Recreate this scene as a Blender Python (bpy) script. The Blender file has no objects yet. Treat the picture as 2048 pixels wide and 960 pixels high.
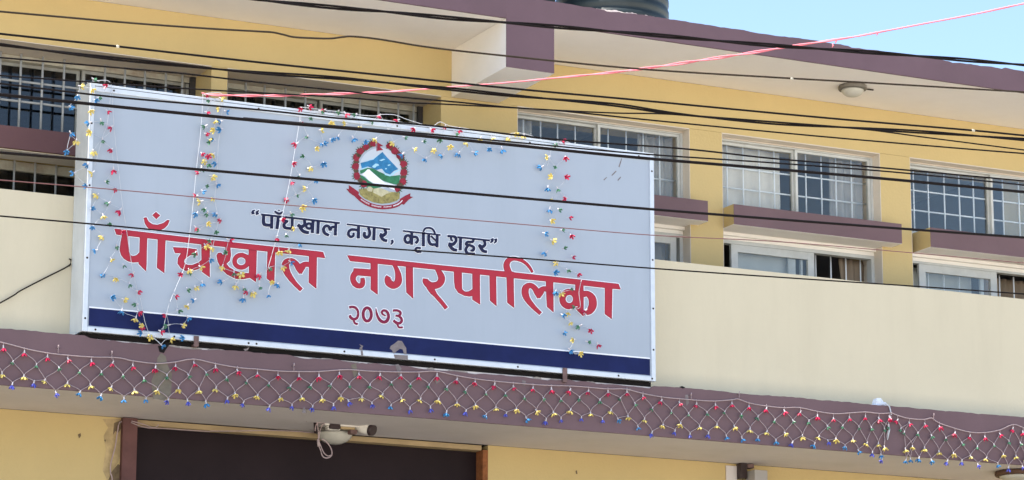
import bpy, bmesh, math, random
from mathutils import Vector, Matrix
random.seed(7)
S = bpy.context.scene
COL = S.collection
R = math.radians

# ------------------------------------------------------------------ camera
F = 5950.0                                   # focal length in photo pixels (2048 wide)
CX = (0.89614343, -0.44376259, 0.00131272)   # image right  in world
CY = (0.09742904, 0.19386254, -0.97617872)   # image down   in world
CZ = (0.43293711, 0.87492404, 0.21696400)    # view direction
CAM = Vector((0.0, -20.5, 1.6))
cam = bpy.data.cameras.new("camera")
cam.sensor_width = 36.0
cam.lens = F * 36.0 / 2048.0
cam.clip_start = 0.1
cam.clip_end = 2000.0
camo = bpy.data.objects.new("camera", cam)
COL.objects.link(camo)
camo.matrix_world = Matrix(((CX[0], -CY[0], -CZ[0], CAM.x), (CX[1], -CY[1], -CZ[1], CAM.y),
                            (CX[2], -CY[2], -CZ[2], CAM.z), (0, 0, 0, 1)))
S.camera = camo

# ------------------------------------------------------------------ sky and sun
SUN_EL, SUN_AZ = 64.0, -89.0                 # the sun stands high on the left, in the plane of the facade
w = bpy.data.worlds.new("World"); S.world = w; w.use_nodes = True
nt = w.node_tree
bg = nt.nodes["Background"]
sky = nt.nodes.new("ShaderNodeTexSky"); sky.sky_type = 'NISHITA'
sky.sun_disc = False
sky.sun_elevation = R(SUN_EL); sky.sun_rotation = R(SUN_AZ)
sky.air_density = 1.0; sky.dust_density = 1.0; sky.ozone_density = 1.0; sky.altitude = 800
nt.links.new(sky.outputs[0], bg.inputs[0]); bg.inputs[1].default_value = 0.12
sl = bpy.data.lights.new("sun", 'SUN'); sl.energy = 5.0; sl.angle = R(0.5); sl.color = (1.0, 0.95, 0.87)
so = bpy.data.objects.new("sun", sl); COL.objects.link(so)
sd = Vector((math.sin(R(SUN_AZ)) * math.cos(R(SUN_EL)), math.cos(R(SUN_AZ)) * math.cos(R(SUN_EL)), math.sin(R(SUN_EL))))
so.rotation_euler = sd.to_track_quat('Z', 'Y').to_euler()
so.location = (0, 0, 30)
S.view_settings.view_transform = 'Standard'; S.view_settings.look = 'None'
S.view_settings.exposure = 1.45; S.view_settings.gamma = 1.0
S.render.engine = 'CYCLES'
S.cycles.max_bounces = 10; S.cycles.diffuse_bounces = 5; S.cycles.transparent_max_bounces = 12

# ------------------------------------------------------------------ helpers
def at(px, py, y=None, z=None, plane=None):
    """the point where the photo's sight line through (px, py) meets the plane y=..., z=... or (x0,y0,slope)"""
    u, v = px - 1024.0, py - 480.0
    d = Vector((u * CX[0] + v * CY[0] + F * CZ[0], u * CX[1] + v * CY[1] + F * CZ[1], u * CX[2] + v * CY[2] + F * CZ[2]))
    if y is not None: t = (y - CAM.y) / d.y
    elif z is not None: t = (z - CAM.z) / d.z
    else:
        x0, y0, k = plane                    # vertical plane y = y0 + k (x - x0)
        t = (y0 + k * (CAM.x - x0) - CAM.y) / (d.y - k * d.x)
    return CAM + d * t

def srgb(r, g, b):
    f = lambda c: (c / 255 / 12.92) if c / 255 <= 0.04045 else ((c / 255 + 0.055) / 1.055) ** 2.4
    return (f(r), f(g), f(b))

MATS = {}
def mat(name, col, rough=0.7, var=0.0, scale=3.0, bump=0.0, bscale=60.0, metal=0.0, stain=None, stain_amt=0.0,
        stain_scale=(0.8, 0.8, 0.35), spec=0.22, trans=0.0, sub=0.0):
    m = bpy.data.materials.new(name); m.use_nodes = True
    n, l = m.node_tree.nodes, m.node_tree.links
    b = n["Principled BSDF"]
    b.inputs["Roughness"].default_value = rough; b.inputs["Metallic"].default_value = metal
    b.inputs["Specular IOR Level"].default_value = spec
    if trans: b.inputs["Transmission Weight"].default_value = trans
    b.inputs["Base Color"].default_value = (*col, 1)
    tc = n.new("ShaderNodeTexCoord")
    out = None
    if var > 0:
        ns = n.new("ShaderNodeTexNoise"); ns.inputs["Scale"].default_value = scale
        ns.inputs["Detail"].default_value = 6; ns.inputs["Roughness"].default_value = 0.6
        l.new(tc.outputs["Object"], ns.inputs["Vector"])
        rp = n.new("ShaderNodeMapRange"); rp.inputs[1].default_value = 0.3; rp.inputs[2].default_value = 0.7
        l.new(ns.outputs["Fac"], rp.inputs[0])
        mx = n.new("ShaderNodeMix"); mx.data_type = 'RGBA'
        mx.inputs[6].default_value = (*[c * (1 - var) for c in col], 1)
        mx.inputs[7].default_value = (*[min(1, c * (1 + var)) for c in col], 1)
        l.new(rp.outputs[0], mx.inputs[0]); out = mx.outputs[2]
    if stain:
        mp = n.new("ShaderNodeMapping"); mp.inputs["Scale"].default_value = stain_scale
        l.new(tc.outputs["Object"], mp.inputs["Vector"])
        n2 = n.new("ShaderNodeTexNoise"); n2.inputs["Scale"].default_value = 2.2; n2.inputs["Detail"].default_value = 9
        n2.inputs["Roughness"].default_value = 0.68
        l.new(mp.outputs[0], n2.inputs["Vector"])
        r2 = n.new("ShaderNodeMapRange"); r2.inputs[1].default_value = 0.48; r2.inputs[2].default_value = 0.78
        r2.inputs[4].default_value = stain_amt
        l.new(n2.outputs["Fac"], r2.inputs[0])
        m2 = n.new("ShaderNodeMix"); m2.data_type = 'RGBA'
        if out: l.new(out, m2.inputs[6])
        else: m2.inputs[6].default_value = (*col, 1)
        m2.inputs[7].default_value = (*stain, 1)
        l.new(r2.outputs[0], m2.inputs[0]); out = m2.outputs[2]
    if out: l.new(out, b.inputs["Base Color"])
    if bump > 0:
        n3 = n.new("ShaderNodeTexNoise"); n3.inputs["Scale"].default_value = bscale; n3.inputs["Detail"].default_value = 5
        l.new(tc.outputs["Object"], n3.inputs["Vector"])
        bp = n.new("ShaderNodeBump"); bp.inputs["Strength"].default_value = bump; bp.inputs["Distance"].default_value = 0.01
        l.new(n3.outputs["Fac"], bp.inputs["Height"]); l.new(bp.outputs[0], b.inputs["Normal"])
    MATS[name] = m
    return m

def glass_mat(name, tint, refl=1.0):
    m = bpy.data.materials.new(name); m.use_nodes = True
    n, l = m.node_tree.nodes, m.node_tree.links
    n.remove(n["Principled BSDF"]); o = n["Material Output"]
    tr = n.new("ShaderNodeBsdfTransparent"); tr.inputs[0].default_value = (*tint, 1)
    gl = n.new("ShaderNodeBsdfGlossy"); gl.inputs["Roughness"].default_value = 0.02
    gl.inputs[0].default_value = (1.0, 0.96, 0.90, 1)
    fr = n.new("ShaderNodeFresnel"); fr.inputs[0].default_value = 1.55
    mu = n.new("ShaderNodeMath"); mu.operation = 'MULTIPLY'; mu.inputs[1].default_value = refl; mu.use_clamp = True
    l.new(fr.outputs[0], mu.inputs[0])
    mx = n.new("ShaderNodeMixShader")
    l.new(mu.outputs[0], mx.inputs[0]); l.new(tr.outputs[0], mx.inputs[1]); l.new(gl.outputs[0], mx.inputs[2])
    tc = n.new("ShaderNodeTexCoord"); ns = n.new("ShaderNodeTexNoise"); ns.inputs["Scale"].default_value = 2.5
    bp = n.new("ShaderNodeBump"); bp.inputs["Strength"].default_value = 0.12; bp.inputs["Distance"].default_value = 0.01
    l.new(tc.outputs["Object"], ns.inputs["Vector"]); l.new(ns.outputs["Fac"], bp.inputs["Height"]); l.new(bp.outputs[0], gl.inputs["Normal"])
    l.new(mx.outputs[0], o.inputs[0])
    MATS[name] = m
    return m

YEL = mat("yellow_plaster", (0.55, 0.415, 0.19), 0.8, 0.035, 1.3, 0.25, 45, stain=(0.48, 0.37, 0.18), stain_amt=0.4)
CREAM = mat("cream_plaster", (0.62, 0.545, 0.39), 0.8, 0.035, 0.9, 0.2, 40, stain=(0.55, 0.48, 0.34), stain_amt=0.6, stain_scale=(1.3, 1.3, 0.22))
SOFFL = mat("soffit_paint_shaded", (0.66, 0.61, 0.58), 0.8, 0.04, 1.2, 0.15, 40, stain=(0.50, 0.46, 0.40), stain_amt=0.5)  # darker copy of the soffit paint, canopy shade put into the colour
SOFF = mat("soffit_paint_lit", (0.88, 0.84, 0.78), 0.8, 0.03, 1.2, 0.15, 40, stain=(0.80, 0.74, 0.66), stain_amt=0.4)  # lighter copy of the soffit paint, brightness of the roof overhang put into colour
PURP = mat("mauve_paint", (0.160, 0.100, 0.106), 0.75, 0.09, 1.8, 0.12, 25, stain=(0.125, 0.085, 0.085), stain_amt=0.5)
PURPD = mat("dark_maroon_paint", (0.16, 0.082, 0.082), 0.75, 0.08, 2.5, 0.3, 50)
PURPR = mat("roof_edge_mauve_paint", (0.150, 0.093, 0.108), 0.75, 0.09, 1.8, 0.12, 25, stain=(0.12, 0.08, 0.085), stain_amt=0.5)
HEADC = mat("window_head_cream_paint", (0.66, 0.585, 0.49), 0.8, 0.05, 3, 0.15, 40, stain=(0.52, 0.46, 0.38), stain_amt=0.5)
MORT = mat("rough_mortar", (0.33, 0.29, 0.26), 0.95, 0.25, 30, 0.8, 60)
CONC = mat("roof_concrete", (0.75, 0.70, 0.62), 0.9, 0.15, 6, 0.4, 30)
REV = mat("reveal_cream_paint", (0.84, 0.80, 0.73), 0.7, 0.03, 3, 0.15, 40)
FRM = mat("white_window_frame", (0.54, 0.55, 0.53), 0.5, 0.08, 8, stain=(0.42, 0.41, 0.37), stain_amt=0.5, stain_scale=(2, 2, 2))
FRMG = mat("grey_window_frame", (0.33, 0.33, 0.30), 0.5, 0.2, 10, stain=(0.22, 0.14, 0.09), stain_amt=0.6)
OLDF = mat("weathered_cream_frame", (0.46, 0.44, 0.36), 0.7, 0.12, 9, 0.3, 50, stain=(0.23, 0.12, 0.07), stain_amt=0.8, stain_scale=(2, 2, 2))
DARKF = mat("dark_sash", (0.055, 0.05, 0.05), 0.5)
BAR = mat("painted_steel_bar", (0.40, 0.41, 0.41), 0.45, 0.1, 20)
BARW = mat("white_grille_bar", (0.88, 0.90, 0.92), 0.5)
GLS = glass_mat("window_glass", (0.96, 0.97, 0.97), 0.66)
GLSD = glass_mat("dark_window_glass", (0.55, 0.60, 0.66), 1.0)
CURT = mat("sheer_grey_curtain", (0.88, 0.85, 0.80), 0.9, 0.12, 5)
CURTB = mat("beige_curtain", (0.62, 0.54, 0.36), 0.9, 0.12, 5)
CURTBR = mat("brown_curtain", (0.26, 0.20, 0.145), 0.9, 0.12, 5)
CURTW = mat("pale_blind", (0.50, 0.52, 0.50), 0.9, 0.05, 5)
def sheer(name, col, alpha):
    m = mat(name, col, 0.9, 0.10, 5)
    n, l = m.node_tree.nodes, m.node_tree.links
    o = n["Material Output"]; p = n["Principled BSDF"]
    tr = n.new("ShaderNodeBsdfTransparent"); mx = n.new("ShaderNodeMixShader"); mx.inputs[0].default_value = alpha
    l.new(tr.outputs[0], mx.inputs[1]); l.new(p.outputs[0], mx.inputs[2]); l.new(mx.outputs[0], o.inputs[0])
    return m
CURT = sheer("sheer_grey_curtain", (0.80, 0.77, 0.72), 0.36)
CURTB = sheer("sheer_beige_curtain", (0.55, 0.48, 0.32), 0.5)
CURTD = sheer("plain_grey_curtain", (0.84, 0.80, 0.72), 0.75)
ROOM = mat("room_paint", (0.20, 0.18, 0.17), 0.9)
SIGN = mat("sign_vinyl", (0.372, 0.418, 0.475), 0.42, 0.035, 1.1, stain=(0.325, 0.37, 0.42), stain_amt=0.5, stain_scale=(2.2, 1, 0.25), spec=0.25)
WHP2 = mat("white_lime_mortar", (0.82, 0.78, 0.76), 0.9, 0.1, 20)
NAVY = mat("navy_print", (0.010, 0.016, 0.075), 0.5, 0.25, 3, spec=0.12)
REDP = mat("red_print", (0.40, 0.026, 0.045), 0.45, 0.06, 8)
REDO = mat("dark_red_print_edge", (0.13, 0.008, 0.03), 0.5)
MARO = mat("maroon_print", (0.20, 0.012, 0.045), 0.45, 0.1, 9)
NAVT = mat("navy_text_print", (0.010, 0.012, 0.045), 0.45)
WHP = mat("white_print", (0.80, 0.82, 0.86), 0.45)
ALU = mat("sign_frame_aluminium", (0.62, 0.66, 0.70), 0.38, 0.07, 12, metal=0.15)
SIDE = mat("sign_side_sheet", (0.66, 0.68, 0.66), 0.45, 0.1, 3, stain=(0.42, 0.42, 0.38), stain_amt=0.6)
RUST = mat("rusty_steel", (0.16, 0.10, 0.09), 0.8, 0.35, 25)
RUSTO = mat("orange_rust", (0.24, 0.09, 0.035), 0.85, 0.35, 20)
BLACK = mat("black_cable_sheath", (0.006, 0.004, 0.004), 0.6, spec=0.1)
CABG = mat("weathered_cable_sheath", (0.035, 0.026, 0.018), 0.7, 0.2, 5, spec=0.1)
CABR = mat("reddish_thin_wire", (0.13, 0.06, 0.06), 0.6)
ROPE = mat("pink_rope", (0.74, 0.20, 0.24), 0.8, 0.1, 40)
CORD = mat("white_cord", (0.40, 0.305, 0.295), 0.6, 0.1, 30)
CORDW = mat("clear_white_cord", (0.52, 0.54, 0.57), 0.5)
SOCK = mat("bulb_socket", (0.55, 0.52, 0.54), 0.5)
BR = mat("red_bulb", (0.46, 0.018, 0.065), 0.35)
BG_ = mat("green_bulb", (0.065, 0.18, 0.10), 0.35)
BY = mat("yellow_bulb", (0.66, 0.52, 0.14), 0.35)
BB = mat("blue_bulb", (0.045, 0.20, 0.42), 0.35)
BBD = mat("violet_blue_bulb", (0.09, 0.10, 0.45), 0.35)
TANK = mat("tank_plastic", (0.016, 0.024, 0.027), 0.5, 0.25, 5, spec=0.3)
LRIM = mat("lamp_rim_metal", (0.16, 0.145, 0.12), 0.5, 0.15, 15)
LRIMB = mat("lamp_rim_brown", (0.11, 0.06, 0.04), 0.6, 0.2, 15)
LGLS = mat("frosted_lamp_glass", (0.52, 0.50, 0.43), 0.35, 0.08, 9)
BOARD = mat("dark_brown_board", (0.018, 0.011, 0.013), 0.6, 0.15, 2, 0.1, 30, spec=0.12)
JAMB = mat("brown_jamb", (0.12, 0.055, 0.05), 0.7, 0.2, 6)
TAN = mat("lintel_tan", (0.42, 0.31, 0.17), 0.85, 0.12, 4)
CAMB = mat("camera_body", (0.72, 0.68, 0.60), 0.5)
CAMD = mat("camera_dark", (0.045, 0.03, 0.03), 0.35)
GREY = mat("grey_plastic_box", (0.36, 0.34, 0.32), 0.6)
FOAM = mat("white_plastic_scrap", (0.72, 0.76, 0.82), 0.7)
PALE_GR = mat("pale_ground", (0.58, 0.53, 0.46), 0.9, 0.2, 0.5, 0.3, 20)  # unseen ground, kept pale to bounce more light up to the roof overhang
DIMM = mat("bounce_dimmer_dark", (0.07, 0.066, 0.062), 0.9, 0.2, 0.5, 0.3, 20)  # dark tone that weakens bounce light close to the building
STAIN = mat("greenish_runoff_stain", (0.175, 0.150, 0.115), 0.9, 0.2, 12)
HOLE_SHADE = mat("dark_hole_and_shade", (0.01, 0.008, 0.008), 0.9)  # black for small holes and for the painted shadow gap under the sign
PEEL = mat("peeled_grey_patch", (0.20, 0.17, 0.165), 0.8, 0.2, 25)
# emblem inks
E_BLUE = mat("emblem_blue", (0.03, 0.18, 0.36), 0.45, 0.25, 30)
E_GREEN = mat("emblem_green", (0.035, 0.17, 0.08), 0.45, 0.25, 30)
E_DKG = mat("emblem_dark_green", (0.03, 0.09, 0.045), 0.45)
E_OLIVE = mat("emblem_olive", (0.27, 0.23, 0.08), 0.45, 0.4, 45)
E_CREAM = mat("emblem_cream", (0.50, 0.46, 0.29), 0.45, 0.2, 40)
E_FLOW = mat("emblem_flower_red", (0.25, 0.018, 0.035), 0.45, 0.25, 45)
REDO2 = mat("emblem_leaf_brown", (0.09, 0.06, 0.035), 0.5, 0.3, 45)
E_SKY = mat("emblem_pale_sky", (0.50, 0.55, 0.60), 0.45)
E_LBL = mat("emblem_light_blue", (0.35, 0.60, 0.72), 0.45)

def newobj(name, bm, m, parent=None, label=None, smooth=False):
    me = bpy.data.meshes.new(name)
    bm.normal_update(); bm.to_mesh(me); bm.free()
    for mm in (m if isinstance(m, (list, tuple)) else [m]): me.materials.append(mm)
    if smooth:
        for p in me.polygons: p.use_smooth = True
    o = bpy.data.objects.new(name, me); COL.objects.link(o)
    if parent: o.parent = parent; o.matrix_parent_inverse = parent_inv(parent)
    if label: o['label'] = label
    return o

def wloc(o):
    m = Matrix.Translation(o.location)
    if o.parent: m = wloc(o.parent) @ m if False else m
    return m
def parent_inv(p):
    # world matrix of p (all parents are unrotated: only their translation matters)
    v = Vector(p.location); q = p
    return Matrix.Translation(-v)

def thing(name, label, cat, loc=(0, 0, 0), group=None):
    o = bpy.data.objects.new(name, None); COL.objects.link(o)
    o.location = loc; o.empty_display_size = 0.2
    return tag(o, label, cat, group)
def tag(o, label, cat, group=None):
    o['label'] = label; o['category'] = cat
    if group: o['group'] = group
    return o

def box(bm, x0, x1, y0, y1, z0, z1, mi=0):
    vs = [bm.verts.new(p) for p in ((x0, y0, z0), (x1, y0, z0), (x1, y1, z0), (x0, y1, z0), (x0, y0, z1), (x1, y0, z1), (x1, y1, z1), (x0, y1, z1))]
    for f in ((0, 3, 2, 1), (4, 5, 6, 7), (0, 1, 5, 4), (1, 2, 6, 5), (2, 3, 7, 6), (3, 0, 4, 7)):
        bm.faces.new([vs[i] for i in f]).material_index = mi
def B(name, m, parent, *boxes, label=None, bevel=0.0):
    bm = bmesh.new()
    for b in boxes: box(bm, *b)
    if bevel: bmesh.ops.bevel(bm, geom=bm.edges[:], offset=bevel, segments=2, affect='EDGES', profile=0.5)
    return newobj(name, bm, m, parent, label)

def tube(bm, pts, r, n=6, mi=0, cap=True):
    pts = [Vector(p) for p in pts]
    rings = []
    up = Vector((0, 0, 1))
    for i, p in enumerate(pts):
        a = pts[max(0, i - 1)]; b = pts[min(len(pts) - 1, i + 1)]
        d = (b - a)
        if d.length < 1e-9: d = Vector((1, 0, 0))
        d.normalize()
        u = up if abs(d.dot(up)) < 0.95 else Vector((0, 1, 0))
        s = d.cross(u).normalized(); t = s.cross(d).normalized()
        rr = r[i] if isinstance(r, (list, tuple)) else r
        rings.append([bm.verts.new(p + s * rr * math.cos(2 * math.pi * k / n) + t * rr * math.sin(2 * math.pi * k / n)) for k in range(n)])
    for a, b in zip(rings, rings[1:]):
        for k in range(n):
            f = bm.faces.new((a[k], a[(k + 1) % n], b[(k + 1) % n], b[k])); f.smooth = True; f.material_index = mi
    if cap:
        bm.faces.new(rings[0][::-1]).material_index = mi; bm.faces.new(rings[-1]).material_index = mi

def lathe(bm, prof, c, n=32, mi=0, close=True):
    rings = []
    for r, z in prof:
        rings.append([bm.verts.new((c[0] + r * math.cos(2 * math.pi * k / n), c[1] + r * math.sin(2 * math.pi * k / n), c[2] + z)) for k in range(n)])
    for a, b in zip(rings, rings[1:]):
        for k in range(n):
            f = bm.faces.new((a[k], a[(k + 1) % n], b[(k + 1) % n], b[k])); f.smooth = True; f.material_index = mi
    if close:
        bm.faces.new(rings[0]).material_index = mi; bm.faces.new(rings[-1]).material_index = mi
    bmesh.ops.recalc_face_normals(bm, faces=bm.faces[:])

def smooth_path(P, k=6):
    """Catmull-Rom through tuples of any size"""
    if len(P) < 3: return [tuple(p) for p in P]
    out = []
    for i in range(len(P) - 1):
        p0, p1, p2, p3 = P[max(0, i - 1)], P[i], P[i + 1], P[min(len(P) - 1, i + 2)]
        for j in range(k):
            t = j / k
            out.append(tuple(0.5 * (2 * b + (c - a) * t + (2 * a - 5 * b + 4 * c - d) * t * t + (-a + 3 * b - 3 * c + d) * t ** 3) for a, b, c, d in zip(p0, p1, p2, p3)))
    out.append(tuple(P[-1]))
    return out

# ------------------------------------------------------------------ the ground
bm = bmesh.new(); g = 900
vs = [bm.verts.new(p) for p in ((-g, -g, 0), (g, -g, 0), (g, g, 0), (-g, g, 0))]; bm.faces.new(vs)
gr = newobj("ground", bm, PALE_GR); gr['kind'] = 'structure'
bm = bmesh.new()
vs = [bm.verts.new(p) for p in ((-g, -9, 0.004), (g, -9, 0.004), (g, -0.02, 0.004), (-g, -0.02, 0.004))]; bm.faces.new(vs)
bd = newobj("bounce_dimmer", bm, DIMM); bd['kind'] = 'structure'  # unseen strip added to cut bounce onto the lower wall and canopy underside

# ------------------------------------------------------------------ the building
XL, XR = -3.0, 24.0
bld = thing("municipal_building", "yellow two storey office building with mauve roof edge and canopy behind the big sign", "building")
YF = -0.975                 # face of the roof edge and of the canopy
ZR0, ZR1 = 8.17, 8.352      # roof slab
ZC0, ZC1 = 5.04, 5.43       # canopy slab
ZH = 7.783                  # window head
ZP2 = 6.480               # top of the cream parapet that stands out on the canopy
ZP = 6.40                  # top of the cream parapet wall
OPEN = [(2.6, 4.4, 'L'), (4.98, 5.0, None), (5.62, 7.60, 'L'), (7.73, 9.52, 'L'), (10.19, 11.765, 'R'), (12.07, 13.615, 'R'), (13.915, 15.73, 'R'), (16.05, 17.6, 'R')]
OPEN = [o for o in OPEN if o[2]]

B("wall", YEL, bld, (XL, XR, 0, 0.5, ZH, ZR0 - 0.003), label="yellow wall above the windows")
xs = [XL] + [v for o in OPEN for v in o[:2]] + [XR]
for i in range(0, len(xs), 2):
    B("wall_pier", YEL, bld, (xs[i], xs[i + 1], 0, 0.5, ZP - 0.05, ZH - 0.002))
B("parapet_wall", CREAM, bld, (XL, XR, -0.70, -0.56, ZC1 - 0.02, ZP2), label="cream wall below the windows")
DX0, DX1 = 7.045, 9.94
B("lower_wall", YEL, bld, (XL, DX0, 0, 0.3, 0, ZC0 - 0.002), (DX1, XR, 0, 0.3, 0, ZC0 - 0.002), label="yellow wall under the canopy")
B("wall_foot", YEL, bld, (XL, XR, 0.0, 0.46, ZC1 - 0.02, 6.349))
B("side_wall", YEL, bld, (XL, XL + 0.3, 0.5, 9, 0, ZR0 - 0.003), (XR - 0.3, XR, 0.5, 9, 0, ZR0 - 0.003))
B("back_wall", YEL, bld, (XL, XR, 9, 9.3, 0, ZR0 - 0.003))
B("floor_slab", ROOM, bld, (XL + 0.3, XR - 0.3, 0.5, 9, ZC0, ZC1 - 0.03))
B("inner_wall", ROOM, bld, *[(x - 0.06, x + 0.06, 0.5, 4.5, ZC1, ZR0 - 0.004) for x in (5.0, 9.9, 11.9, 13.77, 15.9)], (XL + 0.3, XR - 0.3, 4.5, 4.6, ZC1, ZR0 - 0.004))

def edged_slab(name, zb, zt, rough, amp, m_face, seed, label):
    """slab whose front face has an uneven, chipped upper edge"""
    rnd = random.Random(seed)
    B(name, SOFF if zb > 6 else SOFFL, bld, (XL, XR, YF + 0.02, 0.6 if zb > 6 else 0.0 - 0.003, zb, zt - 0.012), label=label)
    bm = bmesh.new()
    n = int((XR - XL) / 0.035)
    top, bot, bk = [], [], []
    h = 0
    for i in range(n + 1):
        x = XL + (XR - XL) * i / n
        h = h * 0.72 + rnd.uniform(-amp, amp)
        if rough and rnd.random() < 0.07: h += rnd.choice((-1, 1, 1)) * amp * 3.6
        z = zt + max(-0.016, min(0.03, h))
        if zb < 6 and 6.36 < x < 10.86: z = zt - 0.019 + h * 1.6
        bot.append(bm.verts.new((x, YF, zb + rnd.uniform(-0.0015, 0.0015))))
        top.append(bm.verts.new((x, YF, z)))
        bk.append(bm.verts.new((x, YF + 0.02 + rnd.uniform(0, 0.02), z + rnd.uniform(-0.004, 0.004))))
    for i in range(n):
        bm.faces.new((bot[i], bot[i + 1], top[i + 1], top[i]))
        bm.faces.new((top[i], top[i + 1], bk[i + 1], bk[i]))
    b2 = [bm.verts.new((v.co.x, YF + 0.0195, zb)) for v in bot]
    for i in range(n): bm.faces.new((bot[i + 1], bot[i], b2[i], b2[i + 1]))
    newobj(name + "_edge", bm, m_face, bld, label="mauve painted " + ("roof edge" if zb > 6 else "canopy edge"))
    bm = bmesh.new()                       # screed on top of the slab
    rows = []
    for j, y in enumerate((YF + 0.045, YF + 0.12, YF + 0.3, 0.2 if zb > 6 else -0.003)):
        rows.append([bm.verts.new((XL + (XR - XL) * i / n, y, zt + (rnd.uniform(-0.012, 0.006) if j < 2 else -0.002) - (0.03 if zb < 6 and j < 3 and 6.3 < XL + (XR - XL) * i / n < 10.9 else 0))) for i in range(n + 1)])
    for a, b in zip(rows, rows[1:]):
        for i in range(n): bm.faces.new((a[i], a[i + 1], b[i + 1], b[i]))
    newobj(name + "_screed", bm, CONC, bld)
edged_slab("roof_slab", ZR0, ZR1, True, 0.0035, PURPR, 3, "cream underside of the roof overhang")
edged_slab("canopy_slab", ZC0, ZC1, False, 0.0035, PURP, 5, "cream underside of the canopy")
B("roof_deck", CONC, bld, (XL, XR, 0.61, 9.3, ZR0, ZR1 - 0.01))
# the bracket beam under the roof
B("bracket_beam", REV, bld, (9.61, 10.02, YF + 0.006, -0.001, ZH, ZR0 - 0.002), label="cream bracket beam under the roof overhang")
B("beam_face", PURPR, bld, (9.611, 10.019, YF - 0.003, YF + 0.005, ZH + 0.001, ZR0 + 0.06), label="mauve front of the bracket beam")

# ---- window sills / shelves
def sill(x0, x1, m=PURP, y=-0.16, z0=6.975, z1=7.145, lab="mauve shelf between upper and lower window"):
    B("sill", YEL, bld, (x0, x1, y, 0.12, z0 + 0.004, z1), label=lab)
    B("sill_face", m, bld, (x0 + 0.001, x1 - 0.001, y - 0.004, y - 0.0005, z0 + 0.001, z1 - 0.001))
    B("sill_underside", SOFF, bld, (x0 + 0.001, x1 - 0.001, y + 0.001, 0.119, z0 - 0.001, z0 + 0.0035))

def bars(parent, m, xs, zs, x0, x1, z0, z1, y, r=0.007):
    for x in xs:
        bm = bmesh.new(); tube(bm, [(x, y, z0), (x, y, z1)], r, 6); newobj("grille_bar", bm, m, parent)
    for z in zs:
        bm = bmesh.new(); tube(bm, [(x0, y + 2 * r, z), (x1, y + 2 * r, z)], r, 6); newobj("grille_bar", bm, m, parent)

def win_root(name, label):
    o = bpy.data.objects.new(name, None); COL.objects.link(o); o.parent = bld; o['label'] = label
    return o

def sash(root, x0, x1, z0, z1, y, w, m, gm, d=0.03, wr=None):
    wr = wr or w
    B("sash", m, root, (x0, x0 + w, y, y + d, z0, z1), (x1 - wr, x1, y, y + d, z0, z1),
      (x0 + w, x1 - wr, y + 0.001, y + d - 0.001, z0, z0 + w), (x0 + w, x1 - wr, y + 0.001, y + d - 0.001, z1 - w, z1))
    B("pane", gm, root, (x0 + w - 0.002, x1 - wr + 0.002, y + d * 0.4, y + d * 0.6, z0 + w - 0.002, z1 - w + 0.002))

def curtain(x0, x1, z0, z1, y, m, label, amp=0.02, wl=0.11, skew=0.0, cat="curtain"):
    bm = bmesh.new(); n = max(8, int((x1 - x0) / 0.012)); K = 6
    rnd = random.Random(int(x0 * 1000)); ph = rnd.random() * 6
    rows = []
    for j in range(K + 1):
        t = j / K; row = []
        for i in range(n + 1):
            s = i / n
            x = x0 + (x1 - x0) * s + skew * t * (0.3 + 0.7 * s)
            yy = y + amp * math.sin(2 * math.pi * (x - x0) / wl + ph + 1.5 * math.sin(3 * s + ph)) + 0.4 * amp * math.sin(17 * x + 2 * t)
            row.append((x, yy, z1 + (z0 - z1) * t))
        rows.append(row)
    fr = [[bm.verts.new(p) for p in r] for r in rows]; bk = [[bm.verts.new((p[0], p[1] + 0.003, p[2])) for p in r] for r in rows]
    for j in range(K):
        for i in range(n):
            bm.faces.new((fr[j][i], fr[j + 1][i], fr[j + 1][i + 1], fr[j][i + 1])); bm.faces.new((bk[j][i], bk[j][i + 1], bk[j + 1][i + 1], bk[j + 1][i]))
    for i in range(n):
        bm.faces.new((fr[0][i], fr[0][i + 1], bk[0][i + 1], bk[0][i])); bm.faces.new((fr[K][i + 1], fr[K][i], bk[K][i], bk[K][i + 1]))
    for j in range(K):
        bm.faces.new((fr[j + 1][0], fr[j][0], bk[j][0], bk[j + 1][0])); bm.faces.new((fr[j][n], fr[j + 1][n], bk[j + 1][n], bk[j][n]))
    return tag(newobj("curtain", bm, m, smooth=True), label, cat)

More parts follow.
